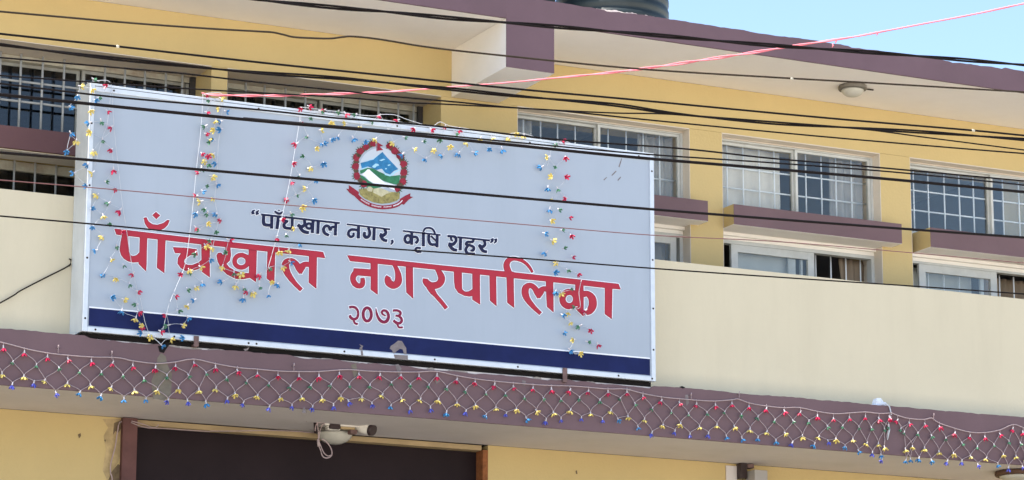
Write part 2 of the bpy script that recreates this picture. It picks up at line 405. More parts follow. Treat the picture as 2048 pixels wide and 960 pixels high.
def right_window(x0, x1, mid, name_up, name_lo, vb, lower):
    """white sliding window over a low strip window"""
    # cream linings of the opening
    B("reveal", HEADC, bld, (x1 - 0.004, x1 + 0.0005, 0.0005, 0.3, ZP, ZH - 0.004), (x0 - 0.0005, x0 + 0.004, 0.0005, 0.3, ZP, ZH - 0.004), label="cream side faces of the window opening")
    B("window_head", HEADC, bld, (x0, x1, 0.0005, 0.115, ZH - 0.008, ZH - 0.0005), (x0 + 0.004, x1 - 0.004, 0.10, 0.18, ZH - 0.018, ZH - 0.009), label="stepped cream head above the window")
    root = win_root("window", name_up)
    zb, zt = 7.13, ZH - 0.019
    fw = 0.020
    a, b = x0 + 0.004, x1 - 0.004
    B("frame", FRM, root, (a, a + fw, 0.11, 0.19, zb, zt), (b - fw, b, 0.11, 0.19, zb, zt), (a + fw, b - fw, 0.112, 0.188, zt - 0.010, zt), (a + fw, b - fw, 0.112, 0.188, zb, zb + 0.03))
    sash(root, a + fw + .001, mid + 0.008, zb + 0.031, zt - 0.011, 0.155, 0.021, FRM, GLS)
    sash(root, mid + 0.001, b - fw - .001, zb + 0.031, zt - 0.011, 0.122, 0.021, FRM, GLS)
    bars(root, BARW, vb, (7.385, 7.56) if x0 < 15 else (), a, b, zb, zt, 0.212, 0.0072)
    B("lintel_strip", SOFF, bld, (x0 + 0.004, x1 - 0.004, 0.121, 0.2, 6.915, 6.972), (x0 + 0.004, x1 - 0.004, 0.09, 0.12, 6.945, 6.973))
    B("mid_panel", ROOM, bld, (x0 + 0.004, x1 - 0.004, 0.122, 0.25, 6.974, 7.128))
    if lower: lower(x0, x1, name_lo)

# C: partly behind the sign
def lower_C(x0, x1, lab):
    r = win_root("window", lab); a, b = x0 + 0.004, x1 - 0.004
    B("frame", FRM, r, (a, a + .03, .12, .19, 6.6, 6.914), (b - .03, b, .12, .19, 6.6, 6.914), (a + .03, b - .03, .122, .188, 6.885, 6.914))
    sash(r, 10.99, 11.70, 6.605, 6.884, 0.125, 0.055, FRM, GLS)
    sash(r, a + .031, 11.02, 6.605, 6.884, 0.158, 0.045, FRM, GLS)
    curtain(10.9, 11.7, 6.6, 6.9, 0.30, CURT, "grey curtain inside the low window right of the sign board")
right_window(10.19, 11.765, 10.98, "white sliding window just right of the sign top", "low strip window cut by the right edge of the sign",
             (10.35, 10.504, 10.658, 10.818, 11.121, 11.288, 11.447, 11.6), lower_C)
curtain(11.42, 11.74, 7.13, 7.75, 0.275, CURT, "grey gathered curtain at the right end of the window beside the sign", 0.022, 0.085)
curtain(10.2, 10.47, 7.13, 7.75, 0.275, CURT, "grey curtain at the left end of the window above the sign corner", 0.022, 0.085)
sill(10.23, 11.835)
# D
def lower_D(x0, x1, lab):
    r = win_root("window", lab); a, b = x0 + 0.004, x1 - 0.004
    B("frame", FRM, r, (a, a + .03, .12, .19, 6.6, 6.914), (b - .03, b, .12, .19, 6.6, 6.914), (a + .03, b - .03, .122, .188, 6.885, 6.914))
    sash(r, 12.215, 13.015, 6.605, 6.882, 0.118, 0.062, FRM, GLS)
    B("sash", FRM, r, (12.79, 12.86, .165, .19, 6.605, 6.882), (12.91, 12.93, .165, .19, 6.605, 6.882), (12.86, 12.91, .166, .189, 6.605, 6.63))
    bars(r, BARW, (13.11, 13.26, 13.41, 13.555), (), a, b, 6.6, 6.9, .25, .007)
    curtain(12.3, 12.82, 6.6, 6.9, .22, CURTW, "pale blind behind the closed left half of the low window", 0.004, 0.3, cat="blind")
    curtain(13.36, 13.60, 6.6, 6.9, .28, CURTBR, "brown curtain drawn aside in the half open low window", 0.015, 0.09, skew=0.08)
right_window(12.07, 13.615, 12.85, "white sliding window with curtains, between the two yellow piers on the right", "low strip window with its right half slid open", (12.24, 12.395, 12.551, 12.697, 13.007, 13.161, 13.306, 13.461), lower_D)
curtain(12.08, 12.78, 7.13, 7.75, 0.265, CURTD, "pale grey curtain filling the left half of the middle white window", 0.010, 0.2)
curtain(13.28, 13.6, 7.13, 7.75, 0.275, CURT, "grey gathered curtain at the right end of the middle white window", 0.022, 0.085)
sill(12.076, 13.706)
# E
def lower_E(x0, x1, lab):
    r = win_root("window", lab); a, b = x0 + 0.004, x1 - 0.004
    B("frame", FRM, r, (b - .03, b, .12, .19, 6.6, 6.914), (a, b - .03, .122, .188, 6.895, 6.914))
    sash(r, 14.06, 14.86, 6.605, 6.892, 0.118, 0.065, FRM, GLS)
    B("sash", FRM, r, (14.72, 14.755, .165, .19, 6.605, 6.892))
    bars(r, BARW, (14.24, 14.4, 14.56, 14.98, 15.13, 15.3, 15.45), (), a, b, 6.6, 6.9, .25, .007)
    curtain(14.1, 14.72, 6.6, 6.9, .30, CURTW, "pale blind in the low window at the right edge", 0.003, 0.4, cat="blind")
    curtain(14.9, 15.7, 6.6, 6.9, .36, CURTBR, "brown curtain in the low window at the right edge", 0.012, 0.09)
right_window(13.915, 15.73, 14.83, "white sliding window with blue reflections at the right edge", "low strip window at the right edge", (14.09, 14.24, 14.406, 14.562, 14.71, 15.02, 15.19, 15.35, 15.52), lower_E)
curtain(15.05, 15.7, 7.13, 7.75, 0.265, CURTB, "beige curtain in the right half of the window at the right edge", 0.01, 0.2)
curtain(13.93, 14.04, 7.13, 7.75, 0.265, CURT, "narrow grey curtain at the left jamb of the window at the right edge", 0.012, 0.07)
sill(13.992, 15.8)
def lower_F(x0, x1, lab):
    r = win_root("window", lab); a, b = x0 + 0.004, x1 - 0.004
    B("frame", FRM, r, (a, a + .03, .12, .19, 6.6, 6.914), (b - .03, b, .12, .19, 6.6, 6.914), (a + .03, b - .03, .122, .188, 6.885, 6.914))
    sash(r, a + .031, 16.86, 6.605, 6.884, 0.118, 0.05, FRM, GLS); sash(r, 16.82, b - .031, 6.605, 6.884, 0.155, 0.04, FRM, GLS)
right_window(16.05, 17.6, 16.83, "white sliding window beyond the right edge", "low strip window beyond the right edge", (16.2, 16.36, 16.52, 16.68, 16.98, 17.14, 17.3, 17.46), lower_F)
sill(16.12, 17.68)

# A, B: left windows with outer steel grilles
def left_window(x0, x1, label, lowlabel, vb, mid, vlow=None):
    root = win_root("window", label)
    zb, zt = 7.13, ZH
    y = 0.36
    fr = x1 - 0.045
    B("window_head", HEADC, bld, (x0, x1, 0.0005, y, ZH - 0.006, ZH - 0.0005), label="cream underside of the window head")
    B("frame", OLDF, root, (x0, fr - .001, y, y + .09, zt - .05, zt - .008), (x0, x0 + .05, y, y + .09, zb, zt - .051), label="weathered cream window frame")
    B("frame", DARKF, root, (fr, x1, y - .02, y + .08, zb, zt - .008), label="dark steel frame strip")
    sash(root, x0 + .052, mid + 0.012, zb, zt - .052, y + .055, .024, FRMG, GLSD)
    sash(root, mid + .02, fr - .03, zb, zt - .052, y + .02, .024, FRMG, GLSD)
    B("sash", FRMG, root, (fr - .026, fr - .004, y - .002, y + .04, zb, zt - .06))
    for x in vb:                                        # dark inner mullions behind the glass
        B("inner_mullion", DARKF, root, (x - .035, x - .01, y + .12, y + .15, zb, zt - .05))
    bars(root, BAR, vb, (7.412, 7.566), x0, fr, zb - .0, zt - .01, y - .06, .0095)
    B("sill", YEL, bld, (x0, x1, 0.02, 0.45, 6.96, 7.129))
    B("sill_face", PURPD, bld, (x0, x1, -0.006, 0.0195, 6.962, 7.128), label="dark maroon panel between upper and lower window")
    B("sill_underside", SOFF, bld, (x0 + .001, x1 - .001, 0.0205, 0.3, 6.955, 6.9595))
    if lowlabel:
        r2 = win_root("window", lowlabel)
        B("frame", OLDF, r2, (x0, x1, y - .02, y + .05, 6.885, 6.954), (x0, x1, y - .02, y + .05, 6.70, 6.735), (x0, x1, y - .012, y + .05, 6.90, 6.915), label="stained wooden frame of the low window")
        B("pane", GLSD, r2, (x0, x1, y + .01, y + .015, 6.736, 6.884))
        bars(r2, BAR, vlow, (), x0, x1, 6.6, 6.95, y - .06, .0085)
        B("wall", CREAM, bld, (x0, x1, y - .03, y + .06, 6.6, 6.699))
sp = lambda a, n, d=0.158: [a + d * i for i in range(n)]
left_window(5.62, 7.60, "grey barred window at the left edge above the maroon panel", "low barred window with stained frame at the left edge",
            [5.73, 5.885, 6.043, 6.201, 6.37, 6.537, 6.858, 7.016, 7.175, 7.343, 7.476], 6.685, [5.7, 5.86, 6.02, 6.181, 6.341, 6.502, 6.66])
left_window(7.73, 9.52, "grey barred window behind the top edge of the sign", None, [7.84, 7.994, 8.151, 8.326, 8.493, 8.806, 8.956, 9.115, 9.287, 9.42], 8.63)
left_window(2.6, 4.4, "grey barred window beyond the left edge", None, sp(2.75, 10), 3.5)
# ---- doorway under the canopy
B("door_board", BOARD, bld, (DX0 + .001, DX1 - .001, .12, .16, 0, 4.995), label="dark brown board closing the doorway")
B("door_jamb", JAMB, bld, (6.965, DX0 + .03, -.05, -.002, 0, 5.034), label="brown jamb left of the doorway")
B("door_jamb", RUSTO, bld, (DX1 - .045, DX1 - .001, .0, .118, 0, 5.0), label="rusty jamb right of the doorway")
B("door_lintel", TAN, bld, (DX0 + .031, DX1 - .046, .02, .118, 4.998, 5.036), label="tan lintel strip over the doorway")

# ---- stains on the canopy edge
def flat_poly(bm, pts, y, mi=0):
    vs = [bm.verts.new((*(lambda p: (p.x, p.y, p.z))(at(px, py, y=y)),)) for px, py in pts]
    f = bm.faces.new(vs); f.material_index = mi
    f.normal_update()
    if f.normal.y > 0: f.normal_flip()
    return f
DIRT = mat("dark_wall_grime", (0.17, 0.12, 0.07), 0.9, 0.4, 14)
DIRT2 = mat("pale_wall_grime", (0.43, 0.32, 0.165), 0.9, 0.3, 10)
def patch(name, m, pts, y, label):
    bm = bmesh.new(); flat_poly(bm, pts, y); return newobj(name, bm, m, bld, label)
patch("runoff_stain", STAIN, [(322, 706), (331, 712), (336, 732), (344, 748), (342, 792), (328, 801), (306, 797), (303, 762), (312, 738), (315, 716)], YF - .0018, "greenish run off stain on the canopy edge")
patch("runoff_stain", STAIN, [(702, 730), (712, 726), (716, 748), (708, 756)], YF - .0018, "small greenish stain on the canopy edge")
patch("runoff_stain", PEEL, [(608, 812), (613, 826), (604, 826)], YF - .0018, "small pale chip on the canopy edge")
for pts in ([(790, 729), (797, 728), (803, 737), (800, 746), (806, 757), (800, 759), (795, 744)], [(1370, 790), (1376, 789), (1378, 806), (1373, 812)], [(868, 757), (878, 755), (881, 763), (873, 768)],
            [(487, 698), (494, 697), (499, 692), (496, 700), (490, 702)], [(1044, 760), (1052, 762), (1050, 772), (1045, 770)], [(1252, 776), (1262, 777), (1258, 790), (1251, 786)]):
    patch("cement_smear", PEEL, pts, YF - .0019, "grey cement smear on the canopy edge")
patch("broken_edge", HOLE_SHADE, [(1358, 774), (1364, 772), (1371, 775), (1366, 777)], YF - .002, "small dark chip in the canopy top edge")
patch("drain_hole", HOLE_SHADE, [(316, 692), (327, 690), (334, 684), (340, 688), (331, 700), (328, 706), (319, 704)], YF - .0022, "dark drain hole under the sign")
patch("wall_grime", DIRT2, [(205, 838), (243, 837), (243, 905), (236, 925), (226, 940), (214, 960), (205, 940), (212, 900), (207, 872), (216, 855)], -.0015, "dirty patch on the yellow wall beside the door jamb")
patch("wall_grime", DIRT, [(228, 846), (243, 840), (243, 856), (236, 866), (231, 862), (226, 870)], -.003, "dark smudge at the head of the door jamb")
patch("wall_grime", DIRT, [(230, 935), (236, 928), (243, 932), (243, 990), (222, 990), (216, 962), (222, 945)], -.003, "dark smudge low beside the door jamb")
patch("wall_grime", DIRT, [(156, 869), (161, 866), (162, 872), (158, 877)], -.003, "small dark spot on the yellow wall")
patch("wall_grime", DIRT, [(208, 880), (212, 879), (211, 884)], -.003, "tiny dark spot on the yellow wall")
patch("wall_grime", DIRT, [(1151, 942), (1154, 940), (1155, 948), (1152, 948)], -.003, "small dark spot on the yellow wall at the foot of the photo")

# ------------------------------------------------------------------ the sign
SX0, SX1, SZ0, SZ1, SY = 6.325, 10.872, 5.458, 7.243, -0.985
B("gap_shade_strip", HOLE_SHADE, bld, (6.34, 10.86, YF + .035, -.715, ZC1 - .035, 5.4565), label="added dark strip standing in for the shadow gap under the foot of the sign")  # black strip added to paint the shadow in the gap below the sign
rnd = random.Random(8)
bm = bmesh.new(); x = 6.36
while x < 10.84:
    wd = rnd.uniform(.03, .16)
    if rnd.random() < .55:
        h = rnd.uniform(.003, .014)
        n_ = 4; lo = [bm.verts.new((x + wd * k / n_, YF + .012, ZC1 - .035)) for k in range(n_ + 1)]
        hi = [bm.verts.new((x + wd * k / n_, YF + .014, ZC1 - .018 + h * rnd.uniform(.4, 1) * math.sin(math.pi * (k + .5) / (n_ + 1)))) for k in range(n_ + 1)]
        bb = [bm.verts.new((v.co.x, YF + .034, v.co.z)) for v in hi]
        for k in range(n_): bm.faces.new((lo[k], lo[k + 1], hi[k + 1], hi[k])); bm.faces.new((hi[k], hi[k + 1], bb[k + 1], bb[k]))
    x += wd + rnd.uniform(0, .12)
mb = newobj("mortar_bed", bm, MORT, bld, "ragged mortar lumps under the foot of the sign"); mb['kind'] = 'stuff'
sign = thing("sign_board", "large pale blue sign board with red Nepali title, emblem and navy bottom stripe", "sign", (8.6, -0.8, ZC1))
B("face_sheet", SIGN, sign, (SX0 + .01, SX1 - .01, SY, SY + .006, SZ0 + .01, SZ1 - .01), label="pale blue printed sheet")
fw = 0.036
B("frame_rail", ALU, sign, (SX0 + fw, SX1 - fw, SY - .012, SY + .02, SZ1 - .055, SZ1), bevel=.003)
B("frame_rail", ALU, sign, (SX0 + fw, SX1 - fw, SY - .012, SY + .02, SZ0, SZ0 + fw), bevel=.003)
B("frame_rail", ALU, sign, (SX0, SX0 + fw - .001, SY - .013, SY + .02, SZ0, SZ1), bevel=.003)
B("frame_rail", ALU, sign, (SX1 - fw + .001, SX1, SY - .013, SY + .02, SZ0, SZ1), bevel=.003)
B("frame_groove", CABG, sign, (SX0 + fw, SX1 - fw, SY - .0125, SY - .0122, SZ1 - .021, SZ1 - .017))
bk = -.705
B("side_sheet", SIDE, sign, (SX0 + .001, SX0 + .011, SY + .021, bk, SZ0 + .004, SZ1 + .012), label="white sheet metal side of the sign")
B("side_sheet", SIDE, sign, (SX1 - .011, SX1 - .001, SY + .021, bk, SZ0 + .004, SZ1 + .002))
B("back_sheet", SIDE, sign, (SX0 + .012, SX1 - .012, bk - .01, bk, SZ0 + .004, SZ1 - .002))
B("top_sheet", SIDE, sign, (SX0 + .012, SX1 - .012, SY + .021, bk - .011, SZ1 - .01, SZ1 - .002))
for px, py0, py1 in ((393, 672, 693), (1130, 736, 764)):
    a = at(px, py0, y=SY - .02); b = at(px, py1, y=SY - .02)
    B("support_strap", RUST, sign, (a.x - .018, a.x + .018, SY - .022, SY - .0145, b.z, a.z), (a.x - .012, a.x + .012, SY - .014, SY + .1, b.z, b.z + .02), label="rusty steel strap holding the sign foot")
bm = bmesh.new()                                   # screws
scr = [(x, SZ0 + .018) for x in (6.42, 7.0, 7.56, 7.62, 8.3, 9.02, 9.7, 10.1, 10.55, 10.84)] + [(x, SZ1 - .036) for x in (6.5, 7.6, 8.7, 9.8, 10.74)] + \
      [(SX1 - .018, z) for z in (5.7, 6.02, 6.4, 6.8, 7.1)] + [(SX0 + .018, z) for z in (5.55, 5.98, 6.5, 6.95)]
for x, z in scr:
    c = Vector((x, SY - .0135, z)); n = 8
    o_ = [bm.verts.new(c + Vector((.008 * math.cos(k * math.pi / 4), 0, .008 * math.sin(k * math.pi / 4)))) for k in range(n)]
    t_ = bm.verts.new(c + Vector((0, -.005, 0)))
    for k in range(n): bm.faces.new((o_[(k + 1) % n], o_[k], t_))
so_ = newobj("screw_heads", bm, CABG, sign); so_['kind'] = 'stuff'

# ---- flat print on the sheet: every shape is a thin layer a fraction of a millimetre above the one below
def shape_bm():
    return bmesh.new()
def L(level): return SY - .0006 - level * .00022
def addpoly(bm, pts, lev, flip=True):
    y = L(lev)
    vs = [bm.verts.new(at(px, py, y=y)) for px, py in pts]
    f = bm.faces.new(vs); f.normal_update()
    if f.normal.y > 0: f.normal_flip()
def addstrip(bm, path, lev, grow=0.0, closed=False):
    """path of (x, y, width) in photo pixels"""
    y = L(lev); n = len(path); A, Bv = [], []
    for i in range(n):
        if closed: p, q = path[(i - 1) % n], path[(i + 1) % n]
        else: p, q = path[max(0, i - 1)], path[min(n - 1, i + 1)]
        dx, dy = q[0] - p[0], q[1] - p[1]; d = math.hypot(dx, dy) or 1
        dx /= d; dy /= d
        x, yy, w_ = path[i]; h = w_ / 2 + grow
        ex = 0
        if not closed and i == 0: x -= dx * grow; yy -= dy * grow
        if not closed and i == n - 1: x += dx * grow; yy += dy * grow
        A.append(bm.verts.new(at(x - dy * h, yy + dx * h, y=y))); Bv.append(bm.verts.new(at(x + dy * h, yy - dx * h, y=y)))
    m_ = n if closed else n - 1
    for i in range(m_):
        j = (i + 1) % n
        f = bm.faces.new((A[i], A[j], Bv[j], Bv[i])); f.normal_update()
        if f.normal.y > 0: f.normal_flip()

def glyphs(name, spec, ox, oy, s, fill, outline, ow, parent, base, label=None, edge=None, ew=0.0, bold=1.0):
    """spec: list of letters, each a list of ('P', pts) polygons or ('S', pts, closed) strokes"""
    bms = [shape_bm(), shape_bm(), shape_bm()]
    for letter in spec:
        for k, it in enumerate(letter):
            if it[0] == 'P':
                pts = [(ox + x / s, oy + y / s) for x, y in it[1]]
                ring = [(x, y, 0.01) for x, y in pts]
                for i, (bm, gw) in enumerate(zip(bms, (ow, ew, 0))):
                    if i == 1 and not edge: continue
                    lv = base + i * 9 + k
                    addpoly(bm, pts, lv)
                    if gw > 0:
                        rp = []
                        m_ = len(pts)
                        for a in range(m_):      # keep the corners
                            p, q = pts[a], pts[(a + 1) % m_]
                            for t in (0.02, .98): rp.append((p[0] + (q[0] - p[0]) * t, p[1] + (q[1] - p[1]) * t, 0.01))
                        addstrip(bm, rp, lv + .5, gw, True)
            else:
                cl = len(it) > 2 and it[2]
                raw = [(x / s + ox, y / s + oy, w_ / s * bold) for x, y, w_ in it[1]]
                path = smooth_path(raw + ([raw[0]] if cl else []), 5)
                if cl: path = path[:-1]
                for i, (bm, gw) in enumerate(zip(bms, (ow, ew, 0))):
                    if i == 1 and not edge: continue
                    addstrip(bm, path, base + i * 9 + k, gw, cl)
    newobj(name + "_outline", bms[0], outline, parent)
    if edge: newobj(name + "_edge", bms[1], edge, parent)
    else: bms[1].free()
    return newobj(name, bms[2], fill, parent, label)

def ell(cx, cy, rx, ry, w_, n=14, rot=0):
    return [(cx + rx * math.cos(2 * math.pi * k / n), cy + ry * math.sin(2 * math.pi * k / n), w_) for k in range(n)]

KW = dict(fill=REDP, outline=WHP, ow=2.0, parent=sign, edge=REDO, ew=0.55)
# title, first word
glyphs("title_lettering", [
    [('P', [(229, 457.5), (420, 480), (646, 504), (650, 516), (617, 511.8), (420, 490.5), (233, 469)])]], 0, 0, 1, base=6 + 0, **KW)
glyphs("title_lettering", [
    [('P', [(150, 345), (128, 450), (118, 540), (135, 600), (170, 645), (220, 675), (275, 688), (345, 684), (365, 640), (352, 572), (320, 603), (275, 616), (240, 600), (226, 560), (222, 470), (215, 355)]),
     ('P', [(360, 365), (446, 375), (440, 560), (438, 700), (432, 792), (345, 706), (355, 560)])],
    [('P', [(575, 395), (665, 405), (660, 560), (655, 700), (651, 815), (565, 752), (572, 560)])],
    [('P', [(406, 155), (437, 150), (462, 200), (510, 232), (570, 240), (640, 218), (692, 180), (714, 186), (690, 240), (650, 280), (604, 299), (540, 303), (490, 297), (450, 268), (420, 220)]),
     ('P', [(510, 122), (552, 86), (600, 125), (556, 166)])],
    [('P', [(758, 508), (900, 514), (1040, 533), (1052, 606), (1000, 600), (940, 602), (860, 578), (782, 576)]),
     ('P', [(852, 582), (818, 635), (812, 700), (850, 755), (905, 787), (970, 789), (1050, 770), (1110, 735), (1110, 652), (1060, 693), (990, 720), (930, 720), (893, 700), (885, 665), (910, 635), (962, 600), (920, 572)]),
     ('P', [(1098, 450), (1196, 462), (1196, 700), (1196, 866), (1104, 800), (1100, 650)])],
], 220, 410, 6, base=0, **KW)
glyphs("title_lettering", [
    [('P', [(185, 300), (240, 305), (250, 420), (238, 485), (200, 520), (130, 530), (90, 480), (80, 425), (100, 396), (134, 394), (152, 420), (175, 420), (190, 370)]),
     ('P', [(92, 490), (185, 512), (230, 568), (300, 610), (380, 632), (470, 640), (490, 690), (400, 708), (310, 704), (210, 655), (140, 590)]),
     ('S', ell(375, 495, 80, 74, 50), True),
     ('P', [(385, 394), (470, 425), (475, 470), (410, 440)]),
     ('P', [(465, 360), (560, 368), (555, 560), (550, 742), (468, 685), (470, 560)])],
    [('P', [(693, 330), (782, 345), (776, 560), (770, 772), (682, 700), (688, 500)])],
    [('S', [(1095, 838, 42), (1010, 750, 52), (935, 645, 72), (905, 560, 84), (920, 505, 74), (980, 488, 56), (1030, 520, 60), (1070, 585, 70), (1086, 640, 30)]),
     ('S', [(1084, 640, 34), (1100, 570, 78), (1140, 533, 60), (1200, 535, 58)]),
     ('P', [(1190, 430), (1281, 442), (1278, 640), (1275, 822), (1186, 748), (1190, 600)])],
], 420, 440, 6, base=0, **KW)
# title, second word
glyphs("title_lettering", [
    [('P', [(694.6, 510.5), (880, 530.6), (1020, 544), (1130, 556), (1237, 568), (1241, 578.5), (1223, 577), (1092, 562.5), (1013, 554.7), (908, 543), (826, 534.3), (700.5, 522)])]], 0, 0, 1, base=6, **KW)
glyphs("title_lettering", [
    [('P', [(190, 252), (300, 258), (430, 268), (425, 362), (315, 352), (215, 345), (180, 330)]),
     ('S', [(235, 300, 80), (190, 345, 78), (178, 400, 70), (200, 455, 74), (245, 490, 66), (295, 485, 66), (312, 440, 62), (308, 385, 50)]),
     ('P', [(420, 170), (515, 180), (515, 400), (515, 611), (422, 540), (425, 360)])],
    [('S', [(735, 190, 40), (775, 260, 56), (800, 350, 80), (795, 440, 96), (735, 487, 88), (672, 448, 96), (655, 395, 80), (668, 365, 60)]),
     ('P', [(905, 230), (998, 240), (1000, 440), (1002, 664), (912, 580), (905, 400)])],
], 680, 500, 6.857, base=0, **KW)
glyphs("title_lettering", [
    [('S', [(90, 262, 40), (135, 320, 76), (160, 395, 90), (125, 465, 90), (50, 490, 90), (-10, 480, 95), (-60, 430, 78), (-62, 395, 60)]),
     ('S', [(-10, 500, 80), (30, 560, 78), (80, 625, 52), (150, 705, 50), (224, 798, 46)])],
    [('P', [(330, 295), (435, 305), (436, 440), (438, 540), (480, 574), (530, 570), (590, 535), (610, 590), (590, 628), (540, 636), (470, 625), (390, 585), (345, 520), (334, 440)]),
     ('P', [(582, 320), (682, 330), (684, 540), (686, 746), (583, 680), (585, 500)])],
    [('P', [(818, 340), (905, 350), (908, 560), (911, 767), (825, 692), (820, 500)])],
    [('P', [(1050, 290), (1145, 300), (1148, 560), (1154, 792), (1062, 722), (1056, 500)]),
     ('S', [(1090, 330, 80), (1056, 250, 84), (1052, 190, 78), (1085, 138, 66), (1150, 118, 50), (1240, 137, 44), (1306, 175, 38), (1360, 230, 36), (1405, 305, 26)])],
], 860, 500, 6.857, base=0, **KW)
glyphs("title_lettering", [
    [('S', [(366, 762, 40), (290, 690, 50), (215, 600, 66), (183, 520, 80), (190, 455, 78), (237, 425, 60), (290, 450, 60), (330, 515, 70), (345, 575, 34)]),
     ('S', [(343, 572, 34), (362, 510, 78), (395, 468, 58), (445, 470, 58)]),
     ('P', [(432, 355), (517, 365), (520, 560), (522, 746), (445, 680), (438, 560)])],
    [('S', ell(712, 588, 82, 86, 70), True),
     ('P', [(785, 365), (880, 378), (882, 600), (882, 796), (790, 705), (785, 600)]),
     ('S', [(875, 530, 70), (935, 527, 66), (985, 580, 86), (992, 665, 92), (958, 728, 80), (912, 752, 56)])],
    [('P', [(1140, 440), (1227, 450), (1224, 640), (1220, 827), (1138, 765), (1140, 600)])],
], 1020, 500, 6, base=0, **KW)
# the year
KY = dict(fill=MARO, outline=WHP, ow=1.5, parent=sign, bold=1.12)
glyphs("year_lettering", [
    [('S', [(250, 205, 62), (340, 188, 64), (430, 215, 64), (490, 300, 56), (498, 400, 60), (460, 495, 66), (380, 525, 70), (300, 485, 74), (268, 415, 60)]), ('S', [(375, 540, 50), (405, 630, 54), (488, 660, 54)])],
    [('S', ell(748, 395, 112, 182, 74, 18), True)],
    [('S', [(985, 225, 18), (1005, 360, 50), (1050, 480, 68), (1125, 575, 78), (1215, 605, 78), (1300, 555, 80), (1332, 440, 70), (1290, 320, 66), (1200, 285, 60), (1148, 330, 54), (1175, 390, 46), (1255, 435, 36)])],
    [('S', [(1450, 292, 58), (1560, 285, 60), (1650, 325, 62), (1655, 395, 60), (1600, 430, 56), (1520, 428, 56)]), ('S', [(1600, 440, 50), (1680, 500, 64), (1690, 585, 66), (1620, 640, 68), (1530, 612, 72), (1465, 555, 60)]), ('S', [(1570, 660, 46), (1620, 748, 50), (1725, 748, 50)])],
], 680, 600, 13.714, base=0, label="maroon year number 2073 in Nepali digits", **KY)
# the slogan
KS = dict(fill=NAVT, outline=WHP, ow=1.2, parent=sign, bold=1.2)
glyphs("slogan_lettering", [
    [('S', [(205, 100, 18), (160, 135, 42), (168, 190, 60)]), ('S', [(290, 108, 18), (245, 145, 42), (262, 198, 60)])],
    [('P', [(330, 172), (1945, 350), (1940, 392), (330, 217)])],
    [('S', [(385, 215, 55), (380, 340, 60), (410, 402, 60), (540, 415, 50)]), ('S', [(550, 215, 55), (545, 485, 55)])],
    [('S', [(605, 125, 34), (660, 165, 42), (720, 175, 42), (775, 135, 30)]), ('P', [(672, 105), (697, 88), (720, 108), (697, 130)]), ('S', [(685, 235, 55), (655, 495, 55)])],
    [('S', [(760, 318, 45), (890, 335, 42)]), ('S', [(865, 335, 42), (800, 395, 55), (825, 465, 55), (960, 482, 46)]), ('S', [(970, 260, 50), (965, 525, 52)])],
    [('S', [(1215, 290, 50), (1220, 400, 55), (1150, 445, 60), (1080, 400, 60)]), ('S', [(1120, 455, 55), (1200, 540, 60), (1310, 568, 52)]), ('S', ell(1310, 430, 55, 52, 45), True), ('S', [(1395, 320, 55), (1380, 575, 55)])],
    [('S', [(1503, 330, 55), (1490, 592, 55)])],
    [('S', [(1725, 620, 45), (1640, 580, 56), (1608, 500, 56), (1650, 430, 50), (1715, 440, 50), (1742, 525, 46)]), ('S', [(1744, 525, 44), (1785, 452, 45), (1860, 452, 45)]), ('S', [(1862, 375, 50), (1850, 625, 52)])],
], 490, 410, 10.24, base=0, label="navy slogan lettering, first word", **KS)
glyphs("slogan_lettering", [
    [('P', [(145, 178), (1075, 285), (1070, 325), (145, 215)])],
    [('S', [(400, 330, 46), (270, 308, 50), (195, 345, 50), (182, 420, 52), (230, 465, 50), (288, 440, 46), (288, 375, 40)]), ('S', [(398, 230, 55), (392, 502, 58)])],
    [('S', [(605, 265, 50), (635, 370, 55), (615, 455, 56), (550, 475, 60), (518, 420, 60), (532, 358, 50)]), ('S', [(732, 280, 56), (722, 542, 56)])],
    [('S', [(955, 300, 50), (978, 380, 56), (920, 435, 60), (848, 408, 60)]), ('S', [(865, 430, 60), (920, 522, 56), (1008, 552, 54)])],
    [('S', [(1105, 530, 50), (1120, 580, 44), (1080, 632, 24)])],
], 680, 430, 10.67, base=0, label="navy slogan lettering, second word", **KS)
